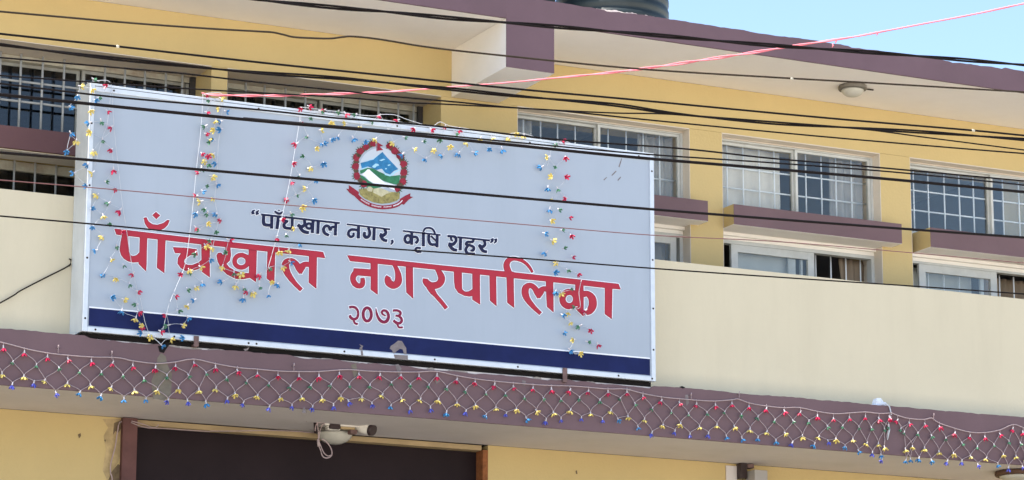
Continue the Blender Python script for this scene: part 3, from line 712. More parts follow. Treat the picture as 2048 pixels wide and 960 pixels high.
glyphs("slogan_lettering", [
    [('P', [(60, 205), (835, 290), (832, 325), (60, 243)])],
    [('S', ell(162, 390, 62, 74, 50), True), ('S', [(242, 250, 50), (240, 508, 52)]), ('S', [(262, 345, 46), (335, 350, 46), (368, 415, 46), (318, 478, 50)]), ('S', [(430, 577, 38), (345, 572, 40), (318, 612, 44), (360, 652, 40), (440, 650, 34)])],
    [('S', [(480, 250, 52), (480, 538, 54)]), ('S', [(478, 245, 34), (510, 180, 36), (580, 160, 36), (655, 178, 36), (705, 240, 35), (716, 300, 35)])],
    [('S', [(590, 300, 50), (592, 430, 54), (640, 498, 50), (750, 500, 46)]), ('S', [(635, 325, 34), (755, 445, 34)]), ('S', [(765, 300, 50), (758, 562, 54)])],
    [('S', [(972, 330, 46), (1060, 332, 40), (1130, 350, 50), (1148, 430, 50), (1080, 498, 58), (990, 485, 56)]), ('S', [(1045, 345, 36), (1052, 400, 40), (1085, 432, 30)]), ('S', [(1005, 500, 56), (1080, 595, 58), (1170, 622, 50)]), ('S', [(1242, 350, 54), (1235, 622, 54)])],
    [('P', [(1175, 330), (1845, 400), (1842, 440), (1175, 370)])],
    [('S', [(1500, 385, 42), (1495, 445, 42), (1385, 450, 46), (1355, 498, 46), (1440, 520, 46), (1510, 560, 50), (1500, 620, 48), (1440, 622, 34)]), ('S', [(1400, 520, 44), (1348, 600, 52), (1390, 682, 50), (1540, 690, 38)])],
    [('S', [(1722, 415, 50), (1742, 500, 50), (1680, 552, 56), (1612, 508, 56)]), ('S', [(1640, 540, 56), (1700, 630, 56), (1785, 652, 48)])],
    [('S', [(1880, 378, 56), (1892, 425, 42), (1848, 472, 18)]), ('S', [(1958, 382, 56), (1965, 432, 42), (1926, 478, 18)])],
], 800, 440, 10.24, base=0, label="navy slogan lettering, last words", **KS)
# the navy stripe with its thin white upper line
def band(name, pts, lev, m, label=None):
    bm = shape_bm(); addpoly(bm, pts, lev); return newobj(name, bm, m, sign, label)
zt0 = at(700, 665, y=SY).z
NZ1 = at(170, 615, y=SY).z; NZ0 = SZ0 + fw + .008
B("bottom_stripe", NAVY, sign, (SX0 + fw + .012, SX1 - fw - .008, SY - .0012, SY - .0002, NZ0, NZ1), label="navy stripe along the foot of the sign")
B("stripe_line", WHP, sign, (SX0 + fw + .012, SX1 - fw - .008, SY - .0011, SY - .0002, NZ1 + .001, NZ1 + .011))
bm = shape_bm()
f8 = lambda pts: [(700 + x / 8, 660 + y / 8) for x, y in pts]
addpoly(bm, f8([(700, 225), (770, 170), (830, 175), (900, 290), (905, 400), (870, 400), (840, 310), (800, 300), (740, 345), (700, 385), (670, 320), (635, 300), (650, 255)]), 6)
addpoly(bm, f8([(145, 225), (212, 255), (195, 290), (205, 330), (165, 330), (150, 290), (180, 262)]), 6)
newobj("peeled_patch", bm, PEEL, sign, label="peeled grey patch on the navy stripe")
bm = bmesh.new()
flat_poly(bm, f8([(700, 393), (925, 405), (928, 478), (722, 462)]), SY - .0136)
newobj("peeled_patch", bm, PEEL, sign, label="bare grey patch on the bottom rail")
bm = bmesh.new(); flat_poly(bm, f8([(172, 335), (205, 335), (210, 408), (180, 408)]), SY - .0136)
newobj("peeled_patch", bm, PEEL, sign, label="small bare grey patch on the bottom rail")
bm = shape_bm()
for pts in ([(1239, 335), (1244, 318), (1243, 316), (1237, 333)], [(1224, 352), (1233, 343), (1232, 341), (1223, 350)], [(1236, 362), (1242, 355), (1241, 353), (1235, 360)], [(1208, 361), (1214, 355), (1213, 354), (1207, 359)]):
    addpoly(bm, pts, 2)
sc_ = newobj("scratch_marks", bm, PEEL, sign, label="grey scratches near the upper right corner of the sign"); sc_['kind'] = 'stuff'

# ---- emblem
em = bpy.data.objects.new("emblem", None); COL.objects.link(em); em.parent = sign
em.matrix_parent_inverse = Matrix.Translation(-Vector(sign.location)); em.location = (0, 0, 0)
em['label'] = "round national emblem with mountain, garland and red ribbon"
eo = lambda pts: [(680 + x / 6, 270 + y / 6) for x, y in pts]
def eshape(name, m, polys, lev):
    bm = shape_bm()
    for k, p in enumerate(polys): addpoly(bm, eo(p), lev + (k % 3) * .33)
    me_o = newobj(name, bm, m, None); me_o.parent = em
    me_o.matrix_parent_inverse = Matrix.Identity(4)
    return me_o
def circ(cx, cy, r, n=10, jit=0, ry=None, rnd=random):
    return [(cx + r * (1 + rnd.uniform(-jit, jit)) * math.cos(2 * math.pi * k / n), cy + (ry or r) * (1 + rnd.uniform(-jit, jit)) * math.sin(2 * math.pi * k / n)) for k in range(n)]
eshape("emblem_sky", E_SKY, [circ(480, 400, 250, 40, 0, 245)], 0)
eshape("emblem_hills", E_GREEN, [[(238, 425), (330, 395), (400, 400), (470, 440), (540, 470), (620, 492), (718, 480), (712, 600), (640, 590), (540, 560), (460, 520), (380, 470), (330, 430), (245, 470)],
                                 [(240, 475), (290, 500), (340, 545), (400, 585), (500, 625), (430, 640), (330, 640), (245, 560)]], 2)
eshape("emblem_mountain", E_BLUE, [[(245, 335), (330, 315), (400, 290), (470, 235), (510, 203), (555, 258), (620, 325), (700, 410), (650, 430), (600, 475), (545, 455), (500, 405), (440, 420), (390, 398), (330, 378), (262, 405)]], 3.2)
eshape("emblem_snow", E_LBL, [[(385, 375), (430, 340), (460, 350), (470, 365), (440, 375), (420, 395), (395, 390)], [(470, 305), (520, 285), (545, 292), (500, 312)], [(570, 360), (600, 350), (608, 360), (580, 372)],
                             [(500, 400), (545, 460), (600, 478), (650, 440), (712, 412), (718, 425), (660, 455), (640, 480), (600, 497), (540, 480)], [(540, 400), (560, 398), (565, 408), (545, 412)],
                             [(245, 405), (330, 380), (335, 390), (250, 418)], [(255, 325), (400, 283), (505, 203), (400, 296)]], 4.4)
eshape("emblem_map", WHP, [[(265, 478), (330, 412), (352, 412), (380, 440), (450, 500), (540, 575), (580, 580), (662, 600), (664, 665), (600, 640), (540, 612), (470, 600), (400, 575), (340, 540), (310, 500)]], 5.4)
eshape("emblem_base", E_OLIVE, [[(225, 650), (300, 640), (400, 640), (500, 650), (600, 680), (718, 690), (715, 760), (680, 790), (600, 815), (500, 826), (400, 808), (300, 765), (240, 715)]], 5.8)
eshape("emblem_hands", E_CREAM, [[(318, 650), (335, 622), (370, 618), (395, 640), (385, 680), (340, 675)], [(400, 650), (440, 638), (500, 640), (560, 665), (620, 690), (560, 705), (500, 742), (440, 712), (398, 690)]], 6.6)
fl = [(395, 105), (315, 145), (245, 195), (200, 270), (188, 375), (202, 490), (285, 592), (590, 135), (660, 188), (725, 255), (765, 345), (765, 450), (750, 560), (690, 645)]
lv = []
for i, (x, y) in enumerate(fl):
    a = math.atan2(y - 400, x - 480)
    for da, rr in ((-.8, 92), (-.3, 98), (.25, 94), (.8, 88), (2.6, 70), (-2.6, 70)):
        tx, ty = x + rr * math.cos(a + da) * .75, y + rr * math.sin(a + da) * .75
        nx, ny = -math.sin(a + da) * 17, math.cos(a + da) * 17
        lv.append([(x + nx, y + ny), (tx, ty), (x - nx, y - ny)])
eshape("emblem_leaves", E_DKG, lv, 6.7)
rn = random.Random(4)
fl2 = [((a[0] + b[0]) / 2, (a[1] + b[1]) / 2) for a, b in list(zip(fl[:6], fl[1:7])) + list(zip(fl[7:13], fl[8:14]))]
f2 = eshape("emblem_flower_buds", REDO2, [circ(x, y, 34, 9, .2, rnd=rn) for x, y in fl2], 7.35); f2['kind'] = 'stuff'
ef = eshape("emblem_flowers", E_FLOW, [circ(x, y, 43 if 150 < y < 600 else 37, 11, .2, rnd=rn) for x, y in fl], 8)
ef['kind'] = 'stuff'
eshape("emblem_flag", E_FLOW, [[(452, 88), (520, 130), (478, 140), (520, 180), (448, 190)], [(440, 80), (448, 80), (446, 195), (438, 195)]], 9)
arc = smooth_path([(195, 722), (270, 790), (380, 845), (500, 868), (620, 858), (700, 830), (755, 780)], 5)
bm = shape_bm(); addstrip(bm, [(680 + x / 6, 270 + y / 6, 8.0) for x, y in arc], 7.6)
for p in ([(75, 643), (108, 650), (105, 600), (165, 640), (228, 685), (215, 755), (150, 720), (110, 690)], [(718, 768), (780, 730), (845, 698), (842, 735), (878, 745), (825, 775), (765, 838), (730, 820)]):
    addpoly(bm, eo(p), 7.9)
rb = newobj("emblem_ribbon", bm, E_FLOW); rb.parent = em
bm = shape_bm()                                     # tiny white script on the ribbon, unreadable in the photo
rn = random.Random(9)
for i in range(4, len(arc) - 2):
    if i in (9, 15, 20): continue
    for k in range(2):
        x = arc[i][0] + (arc[i + 1][0] - arc[i][0]) * k / 2; y = arc[i][1] + (arc[i + 1][1] - arc[i][1]) * k / 2 - 2
        addpoly(bm, eo([(x, y - 9), (x + 9, y - 7), (x + 8, y - 3), (x + 5, y - 3), (x + 4, y + rn.uniform(5, 10)), (x + 1, y + rn.uniform(5, 10))]), 9 + k * .3)
rs = newobj("ribbon_lettering", bm, WHP); rs.parent = em

# ------------------------------------------------------------------ strings of little lights
def bulb_mesh(name, m, r, h, petals=5, open_=1.0):
    bm = bmesh.new()
    n = 6
    a = [bm.verts.new((.0032 * math.cos(2 * math.pi * k / n), .0032 * math.sin(2 * math.pi * k / n), .011)) for k in range(n)]
    b = [bm.verts.new((.0045 * math.cos(2 * math.pi * k / n), .0045 * math.sin(2 * math.pi * k / n), -.006)) for k in range(n)]
    bm.faces.new(a)
    for k in range(n): bm.faces.new((a[(k + 1) % n], a[k], b[k], b[(k + 1) % n]))
    c = bm.verts.new((0, 0, -.004)); c2 = bm.verts.new((0, 0, -.011))
    for k in range(petals):
        t0 = 2 * math.pi * k / petals; w_ = math.pi / petals * .82
        p = [bm.verts.new((r * f * math.cos(t0 + dt) * (1 + .18 * math.sin(2.3 * k)), r * f * math.sin(t0 + dt) * (1 + .18 * math.cos(1.7 * k)), -.004 - h * g)) for f, dt, g in ((.62, -w_, .35), (1.0, -w_ * .45, 1.0 if k % 2 else .6), (1.0, w_ * .45, .9), (.62, w_, .35))]
        for q in ((c, p[0], p[1]), (c, p[1], p[2]), (c, p[2], p[3])):
            bm.faces.new(q).material_index = 1
        q2 = [bm.verts.new(v.co + Vector((0, 0, -.0035))) for v in p]
        for q in ((c2, q2[1], q2[0]), (c2, q2[2], q2[1]), (c2, q2[3], q2[2])): bm.faces.new(q).material_index = 1
        for u in range(3): bm.faces.new((p[u + 1], p[u], q2[u], q2[u + 1])).material_index = 1
    me = bpy.data.meshes.new(name); bm.normal_update(); bm.to_mesh(me); bm.free()
    me.materials.append(SOCK); me.materials.append(m)
    return me
BM = {'r': bulb_mesh("bulb", BR, .017, .022), 'g': bulb_mesh("bulb", BG_, .015, .020, 4), 'y': bulb_mesh("bulb", BY, .020, .017), 'b': bulb_mesh("bulb", BB, .018, .020), 'v': bulb_mesh("bulb", BBD, .015, .024)}
CN = {'r': "red", 'g': "green", 'y': "yellow", 'b': "blue", 'v': "violet blue"}
rb_ = random.Random(21)
def bulb(parent, kind, p, wild=0.5, sc=1.0):
    o = bpy.data.objects.new("bulb", BM[kind]); COL.objects.link(o); o.parent = parent
    o.matrix_parent_inverse = Matrix.Translation(-Vector(parent.location))
    o.location = p; o.rotation_euler = (rb_.uniform(-wild, wild) + .35, rb_.uniform(-wild, wild), rb_.uniform(0, 6.28))
    s = sc * rb_.uniform(1.1, 1.45); o.scale = (s, s, s)
    o['label'] = CN[kind] + " flower shaped bulb"
    return o

RED = [(7, 692), (49, 702), (95, 711), (136, 716), (183, 720), (226, 723), (266, 729), (311, 733), (351, 730), (388, 724), (431, 732), (475, 739), (515, 745), (556, 749), (598, 750), (638, 750), (679, 746), (718, 747), (760, 748), (802, 749), (838, 750), (874, 749), (914, 757), (950, 762), (989, 767), (1027, 771), (1066, 774), (1103, 776), (1140, 778), (1177, 780), (1216, 782), (1254, 782), (1286, 790), (1323, 799), (1359, 803), (1393, 806), (1431, 808), (1464, 805), (1498, 811), (1533, 815), (1569, 820), (1601, 822), (1635, 830), (1667, 835), (1699, 833), (1731, 831), (1758, 835), (1779, 832)]
GRN = [(-12, 716), (26, 723), (73, 729), (118, 735), (160, 742), (203, 744), (246, 750), (288, 757), (334, 751), (377, 750), (412, 745), (453, 755), (494, 762), (538, 767), (581, 772), (622, 770), (662, 769), (699, 769), (740, 770), (783, 765), (821, 769), (858, 770), (894, 774), (932, 780), (972, 785), (1011, 787), (1049, 794), (1087, 796), (1122, 798), (1159, 795), (1200, 800), (1241, 796), (1270, 807), (1305, 816), (1343, 822), (1377, 827), (1414, 825), (1450, 823), (1483, 829), (1516, 833), (1550, 840), (1586, 841), (1618, 842), (1655, 852), (1686, 851), (1718, 854), (1743, 855), (1769, 857), (1777, 852)]
YLW = [(4, 745), (48, 750), (90, 758), (135, 764), (181, 768), (223, 772), (269, 778), (315, 778), (357, 775), (398, 777), (432, 774), (470, 785), (515, 789), (560, 793), (603, 792), (644, 794), (682, 792), (724, 793), (765, 787), (803, 795), (841, 796), (877, 797), (914, 804), (951, 808), (992, 813), (1033, 816), (1073, 819), (1107, 823), (1141, 818), (1181, 824), (1222, 819), (1256, 831), (1289, 836), (1326, 848), (1361, 845), (1399, 851), (1434, 848), (1469, 851), (1500, 856), (1534, 861), (1570, 864), (1605, 870), (1638, 871), (1672, 876), (1706, 876), (1734, 884), (1757, 885), (1769, 892)]
BLU = [(-18, 768), (25, 766), (68, 762), (112, 783), (160, 782), (202, 789), (248, 795), (292, 795), (336, 798), (375, 799), (412, 803), (455, 795), (487, 803), (539, 811), (584, 809), (625, 812), (667, 808), (697, 800), (744, 805), (782, 809), (820, 815), (861, 813), (893, 822), (932, 820), (972, 827), (1013, 824), (1053, 834), (1092, 838), (1122, 835), (1163, 833), (1205, 836), (1236, 836), (1276, 851), (1304, 863), (1350, 860), (1380, 866), (1417, 865), (1453, 870), (1484, 874), (1516, 873), (1552, 879), (1585, 883), (1629, 886), (1656, 880), (1690, 890), (1717, 899), (1745, 903), (1762, 907), (1764, 917)]
RED2 = [(1781, 834), (1795, 838), (1819, 844), (1850, 846), (1879, 851), (1910, 864), (1940, 870), (1970, 872), (2000, 866), (2026, 855), (2046, 862), (2075, 874), (2108, 880), (2140, 884)]
GRN2 = [(1802, 857), (1809, 864), (1836, 866), (1863, 871), (1892, 876), (1924, 886), (1955, 893), (1988, 889), (2018, 882), (2041, 886), (2062, 896), (2092, 902), (2124, 907)]
YLW2 = [(1811, 896), (1825, 891), (1849, 894), (1878, 901), (1907, 905), (1941, 910), (1973, 914), (2007, 907), (2032, 910), (2052, 914), (2078, 922), (2108, 927), (2140, 930)]
BLU2 = [(1812, 918), (1821, 916), (1838, 914), (1863, 918), (1895, 920), (1924, 920), (1956, 927), (1996, 926), (2017, 933), (2045, 931), (2066, 940), (2094, 944), (2124, 948)]
TOPC = [(-60, 676), (0, 684), (50, 697), (95, 706), (140, 711), (183, 714), (230, 715), (250, 718), (262, 721), (310, 727), (350, 724), (387, 718), (430, 727), (475, 735), (512, 738), (557, 742), (597, 743), (637, 743), (677, 740), (702, 739.5), (737, 742), (762, 743), (800, 744), (837, 744), (872, 742.5), (912, 751), (950, 757.5), (987, 762), (1024, 765.5), (1066, 769), (1104, 771), (1141, 772), (1176, 774.5), (1216, 778), (1250, 778), (1286, 787), (1324, 794), (1359, 797.5), (1394, 800.5), (1429, 802), (1464, 799.5), (1476, 798), (1499, 806), (1536, 812.5), (1568, 815.5), (1598, 815), (1633, 822.5), (1668, 827.5), (1698, 826), (1731, 824), (1758, 827), (1781, 826)]
TOPC2 = [(1781, 825), (1796, 831), (1818, 837), (1848, 839), (1863, 836), (1878, 846), (1911, 857), (1941, 864.5), (1971, 865), (2001, 859.5), (2026, 849), (2048, 856), (2078, 867), (2110, 873), (2145, 877)]
for k in range(1, 15):                       # the net runs on past the right edge of the photo
    dx = 31 * k; dy = 1.9 * k
    RED2.append((2140 + dx, 884 + dy + 5 * math.sin(k * .7))); GRN2.append((2124 + dx, 907 + dy + 5 * math.sin(k * .7)))
    YLW2.append((2140 + dx, 930 + dy + 5 * math.sin(k * .7))); BLU2.append((2124 + dx, 948 + dy + 5 * math.sin(k * .7)))
    TOPC2.append((2145 + dx, 877 + dy + 5 * math.sin(k * .7)))
def strand(bm, a, b, y, r=.0032, sag=0.0, bulge=0.0):
    """one curved strand between two photo points"""
    n = 5; pts = []
    dx, dy = b[0] - a[0], b[1] - a[1]
    for k in range(n + 1):
        t = k / n
        s = t - math.sin(2 * math.pi * t) / (2 * math.pi) * bulge
        x = a[0] + dx * s; yy = a[1] + dy * t + sag * math.sin(math.pi * t)
        pts.append(at(x, yy, y=y + .004 * math.sin(math.pi * t)))
    tube(bm, pts, r, 5)
def canopy_net(label, rows, top, y, x_first):
    root = thing("net_light", label, "string lights", at(*top[len(top) // 2], y=y), "nets of coloured lights hung along the canopy edge")
    bm = bmesh.new()
    pts = [at(px, py, y=y) for px, py in smooth_path(top, 3)]
    tube(bm, pts, .0045, 6)
    newobj("top_cord", bm, CORD, root)
    bm = bmesh.new()
    rnd = random.Random(int(x_first) + 3)
    for px, py in rows[0]:                                       # short drops from the top cord
        tube(bm, [at(px, py - 7, y=y), at(px, py, y=y)], .003, 5)
    for up, lo in zip(rows, rows[1:]):
        for (x, yy) in lo:
            le = [p for p in up if p[0] <= x + 1]; ri = [p for p in up if p[0] > x + 1]
            if le and x - le[-1][0] < 48: strand(bm, (le[-1][0], le[-1][1]), (x, yy), y, .0030, rnd.uniform(-1.2, 1.2), rnd.uniform(.2, .8))
            if ri and ri[0][0] - x < 48: strand(bm, (ri[0][0], ri[0][1]), (x, yy), y, .0030, rnd.uniform(-1.2, 1.2), rnd.uniform(.2, .8))
    newobj("net_cord", bm, CORD, root)
    for kind, row in zip('rgyb', rows):
        for px, py in row:
            kk = kind
            if kind == 'b' and rb_.random() < .6: kk = 'v'
            bulb(root, kk, at(px, py + (2 if kind != 'g' else 0), y=y - .012), .35, .92 if kind != 'g' else .8)
    return root
canopy_net("long net of coloured flower lights along the mauve canopy edge under the sign", [RED, GRN, YLW, BLU], TOPC, YF - .018, 0)
canopy_net("short net of coloured lights on the canopy edge right of the white scrap", [RED2, GRN2, YLW2, BLU2], TOPC2, YF - .018, 1800)

def light_string(label, pts, links, y, cords=(), group="bunched strings of lights hung on the sign", near=40):
    root = thing("string_light", label, "string lights", at(pts[0][1], pts[0][2], y=y), group)
    bm = bmesh.new()
    rnd = random.Random(len(pts))
    P = [(x, yy) for _, x, yy in pts]
    done = set()
    for i, p in enumerate(P):                                    # each light is tied to its nearest neighbours
        ds = sorted((math.hypot(p[0] - q[0], p[1] - q[1]), j) for j, q in enumerate(P) if j != i)
        for d, j in ds[:2]:
            if d < near and (min(i, j), max(i, j)) not in done and rnd.random() < links:
                done.add((min(i, j), max(i, j))); strand(bm, p, P[j], y, .0015, rnd.uniform(-3, 4), rnd.uniform(0, .8))
    for c in cords:
        tube(bm, [at(px, py, y=y + .004) for px, py in smooth_path(c, 4)], .0021, 5)
    newobj("cord", bm, CORDW, root)
    for kind, px, py in pts:
        bulb(root, kind, at(px, py, y=y - .01 - rnd.random() * .012), 1.3, .82 + .22 * rnd.random())
    return root
YS = SY - .035
def K(s):
    out = []
    for tok in s.split():
        k, a, b = tok.split(','); out.append((k, float(a), float(b)))
    return out
light_string("string of coloured lights hanging down the left edge of the sign board", K(
    "r,215,170 r,214,221 r,224,253 r,224,298 r,227,337 r,231,377 r,241,419 r,245,462 r,267,546 r,274,582 r,277,622 r,286,652 g,186,157 g,195,196 g,202,241 g,205,278 g,211,363 g,219,405 g,222,448 g,233,491 g,247,529 g,259,567 g,274,608 g,307,673 "
    "y,160,172 y,183,178 y,182,220 y,182,264 y,187,302 y,186,344 y,195,389 y,206,430 y,206,472 y,222,517 y,233,557 y,247,598 y,272,635 y,284,651 y,300,673 y,153,281 b,155,192 b,140,213 b,190,200 b,180,245 b,141,265 b,134,302 b,176,328 b,149,345 b,174,371 b,183,417 b,186,453 b,193,500 b,206,550 b,224,592 b,244,620 b,283,665 b,323,690"),
    .75, YS, [[(174, 166), (200, 161), (222, 168), (226, 225), (231, 285), (236, 330), (240, 365), (245, 410), (250, 440), (262, 520), (272, 570), (281, 600), (289, 640), (298, 668)], [(222, 180), (215, 245), (205, 275), (190, 330)], [(300, 673), (312, 679), (321, 688), (330, 680), (340, 677)]])
light_string("densest bunch of coloured lights on the sign, second from its left edge", K(
    "r,411,190 r,412,224 r,411,267 r,403,306 r,417,312 r,399,345 r,394,391 r,441,438 r,390,454 r,363,549 r,350,590 r,333,628 r,320,662 g,421,202 g,412,251 g,420,284 g,414,328 g,403,334 g,415,372 g,411,417 g,415,425 g,399,459 g,432,465 g,421,481 g,391,505 g,383,542 g,375,577 g,356,620 g,337,650 "
    "y,441,196 y,432,239 y,440,215 y,428,260 y,417,278 y,428,307 y,411,322 y,423,352 y,428,396 y,403,402 y,415,446 y,410,490 y,425,494 y,400,533 y,378,539 y,391,574 y,376,610 y,364,649 y,340,677 b,451,222 b,443,242 b,443,258 b,428,280 b,433,325 b,433,367 b,404,381 b,394,426 b,433,427 b,420,518 b,405,565 b,390,599 b,375,634 b,368,676"),
    .8, YS, [[(406, 188), (404, 230), (400, 280), (395, 320), (390, 370), (384, 430), (378, 480), (370, 530), (352, 575), (338, 610), (328, 650), (322, 676)], [(406, 188), (425, 186), (446, 191), (442, 240), (436, 300), (434, 350), (430, 400), (436, 440), (424, 500)]])
light_string("string of coloured lights hanging left of the emblem and looping over the title", K(
    "r,602,217 r,602,243 r,594,287 r,587,325 r,582,362 r,574,399 r,562,439 r,553,474 r,521,548 r,496,582 r,457,479 g,615,272 g,608,312 g,599,351 g,592,389 g,582,426 g,572,469 g,538,536 g,519,572 g,487,575 g,452,506 g,468,544 y,632,296 y,623,335 y,613,376 y,604,415 y,591,456 y,558,502 y,578,498 y,565,533 y,543,564 y,506,584 y,472,569 y,445,532 y,482,547 "
    "b,647,287 b,647,326 b,634,359 b,627,399 b,596,487 b,580,523 b,557,566 b,537,588 b,446,562 b,487,594"),
    .62, YS, [[(602, 214), (598, 250), (590, 300), (578, 370), (565, 430), (552, 480), (535, 540)]])
light_string("swag of coloured lights along the top edge of the sign over the emblem", K(
    "r,617,212 r,650,219 r,690,226 r,760,230 r,797,240 r,829,257 r,862,258 r,891,251 r,920,258 g,622,236 g,640,222 g,677,222 g,712,228 g,748,242 g,777,260 g,808,274 g,846,283 g,881,278 g,911,265 g,1110,288 y,640,260 y,663,246 y,693,248 y,722,252 y,752,277 y,787,285 y,827,297 y,868,299 y,900,293 y,934,284 y,962,275 y,984,274 y,1018,276 y,1033,267 y,1048,270 "
    "b,647,287 b,662,279 b,677,272 b,706,275 b,731,283 b,806,307 b,852,316 b,886,310 b,918,306 b,947,304 b,977,298 b,1004,297 r,1122,281"),
    .7, YS, [[(600, 214), (640, 219), (680, 224), (720, 230), (750, 232), (762, 229), (790, 230), (817, 240), (862, 252), (880, 244), (900, 252), (940, 258), (1000, 268), (1040, 266), (1080, 276), (1122, 280), (1140, 286)]])
light_string("loose string of coloured lights hanging down the right part of the sign board", K(
    "y,1098,313 y,1104,354 y,1104,396 y,1102,441 y,1104,480 y,1114,525 y,1122,584 y,1134,625 y,1140,643 y,1149,679 y,1160,707 r,1131,314 r,1132,355 r,1133,396 r,1137,435 r,1142,470 r,1144,512 r,1155,548 r,1172,620 r,1182,661 r,1195,687 b,1085,333 b,1096,374 b,1100,417 b,1088,466 b,1093,504 b,1109,544 b,1112,581 b,1124,629 b,1127,664 b,1139,699 "
    "g,1112,335 g,1115,376 g,1117,418 g,1122,460 g,1127,497 g,1134,539 g,1146,576 g,1152,614 g,1161,651 g,1174,683"),
    .22, YS, [[(1104, 285), (1100, 312), (1094, 332)], [(1140, 701), (1152, 707), (1160, 707)], [(1163, 560), (1158, 585), (1160, 615), (1140, 618)], [(1145, 700), (1150, 708), (1164, 706)]])

# ------------------------------------------------------------------ overhead cables
def extend(P, l, r):
    """carry a drawn line on past the frame in the direction it leaves it"""
    P = smooth_path(P, 8)
    a, b = P[0], P[4]; c, d = P[-5], P[-1]
    k = l / max(1, b[0] - a[0]); P.insert(0, (a[0] - (b[0] - a[0]) * k, a[1] - (b[1] - a[1]) * k))
    k = r / max(1, d[0] - c[0]); P.append((d[0] + (d[0] - c[0]) * k, d[1] + (d[1] - c[1]) * k))
    return P
def cable(name, label, P, y, r, m=BLACK, cat="cable", strands=1, lr=(2600, 2600), group=None, twist=0.5, tape=()):
    P = extend(P, *lr); r = r * .76
    pts = [at(px, py, y=y) for px, py in P]
    bm = bmesh.new()
    if strands == 1: tube(bm, pts, r, 8)
    else:
        fine = []
        for a, b in zip(pts, pts[1:]):
            n = max(1, int((b - a).length / .05))
            fine += [a + (b - a) * k / n for k in range(n)]
        fine.append(pts[-1])
        for s in range(strands):
            q = []; acc = 0
            for i, p in enumerate(fine):
                if i: acc += (p - fine[i - 1]).length
                t = 2 * math.pi * (acc / twist + s / strands)
                q.append(p + Vector((0, math.cos(t), math.sin(t))) * r * 1.05)
            tube(bm, q, r, 7)
    o = newobj(name, bm, m); tag(o, label, cat, group)
    for px, py in tape:
        c_ = at(px, py, y=y); d_ = (at(px + 6, py + .75, y=y) - c_)
        b2 = bmesh.new(); tube(b2, [c_ - d_ * .5, c_, c_ + d_ * .5], [r * 1.1, r * 1.45, r * 1.1], 8); newobj("tape_wrap", b2, OLDF, o)
    return o
GR = "overhead cables crossing in front of the building"
cable("power_cable", "thick black twin cable, topmost, crossing the roof edge and the bracket beam", [(490, -5), (540, 2), (700, 17.5), (768, 23), (900, 36), (1024, 46), (1274, 67), (1536, 90), (1786, 108), (2048, 130)], -9.2, .0068, strands=2, group=GR, twist=1.1)
cable("telephone_cable", "brown sagging cable with a kink above the left windows", [(0, 23), (125, 34), (250, 45), (400, 56), (512, 62.5), (544, 64.5), (566, 69), (587, 74), (620, 76), (660, 77), (685, 74), (707, 73), (762, 79), (862, 95), (1024, 113), (1274, 137.5), (1536, 154), (1711, 164), (1880, 174), (2048, 184)], -8.6, .0062, CABG, group=GR, tape=((1583, 157.5),))
cable("power_cable", "black cable over the yellow wall above the left windows", [(0, 67.5), (250, 94.5), (512, 124), (762, 150), (1024, 177), (1274, 200), (1536, 225), (1711, 241), (1936, 260), (2048, 271)], -9.0, .0065, group=GR, tape=((235, 93), (1946, 261)))
cable("power_cable", "thick twisted black cable along the heads of the left windows", [(0, 89), (175, 111), (375, 132), (512, 145), (687, 157), (837, 172), (912, 179), (1024, 191), (1224, 209), (1349, 227), (1536, 245), (1711, 256), (1861, 265), (2048, 279)], -8.8, .0062, strands=2, group=GR, twist=1.6)
cable("power_cable", "thin black cable just below the thick twisted cable", [(300, 141), (375, 148), (512, 164), (687, 182), (787, 193), (912, 204), (1024, 215), (1124, 222), (1299, 240), (1536, 263), (1711, 279), (1911, 296), (2048, 307)], -8.7, .0052, group=GR)
cable("power_cable", "thin black cable that winds around its neighbours right of the bracket beam", [(0, 151), (250, 169), (454, 182), (672, 194), (812, 205), (882, 208), (980, 213), (1124, 221), (1230, 226), (1349, 229), (1536, 247), (1711, 257), (1861, 276), (2048, 300)], -8.65, .0048, group=GR)
cable("power_cable", "black cable crossing just below the top rail of the sign", [(125, 182), (250, 196), (512, 219), (672, 236), (804, 246), (937, 259), (1024, 269), (1136, 281), (1361, 297), (1536, 316), (1700, 330), (1823, 341), (2048, 362)], -8.9, .0056, group=GR)
cable("power_cable", "thickest single black cable across the upper part of the sign", [(0, 189), (250, 215), (512, 241), (700, 257), (787, 266), (1024, 290), (1274, 315), (1536, 337), (1786, 359), (2048, 384)], -9.3, .0092, group=GR)
cable("power_cable", "black cable close above the thickest cable, leaving the sign at its top right corner", [(787, 262), (900, 272), (1024, 284), (1274, 307), (1536, 325), (1786, 344), (2048, 370)], -9.1, .0050, group=GR, lr=(300, 2600))
cable("power_cable", "black cable passing through the middle of the emblem", [(0, 305), (250, 326), (512, 349), (762, 371), (1024, 394.5), (1274, 416), (1536, 437), (1786, 456), (2048, 475)], -9.4, .0078, group=GR)
cable("telephone_wire", "thin reddish wire between the emblem and the slogan", [(0, 360), (250, 381), (512, 405), (762, 425), (1024, 447), (1299, 470), (1536, 482), (1748, 499), (2048, 526)], -8.4, .0030, CABR, group=GR)
cable("telephone_cable", "thin black cable between the slogan and the red title", [(0, 432), (250, 454), (512, 480), (787, 498), (1024, 515), (1309, 537), (1536, 553), (1823, 572), (2048, 588)], -8.3, .0048, group=GR)
# thin wire tied to the wall at the left
bm = bmesh.new()
q = [at(px, py, y=-.73) for px, py in smooth_path([(-260, 745), (0, 606), (40, 582), (90, 556), (128, 537), (141, 529)], 6)]
tube(bm, q, .006, 6)
hk = at(141, 529, y=-.73); tube(bm, [hk + Vector((0, .06, -.01)), hk, hk + Vector((0, -.005, .035)), hk + Vector((0, .03, .045))], .005, 6)
tag(newobj("stay_wire", bm, CABG), "thin grey wire tied to a hook in the cream wall left of the sign", "wire")

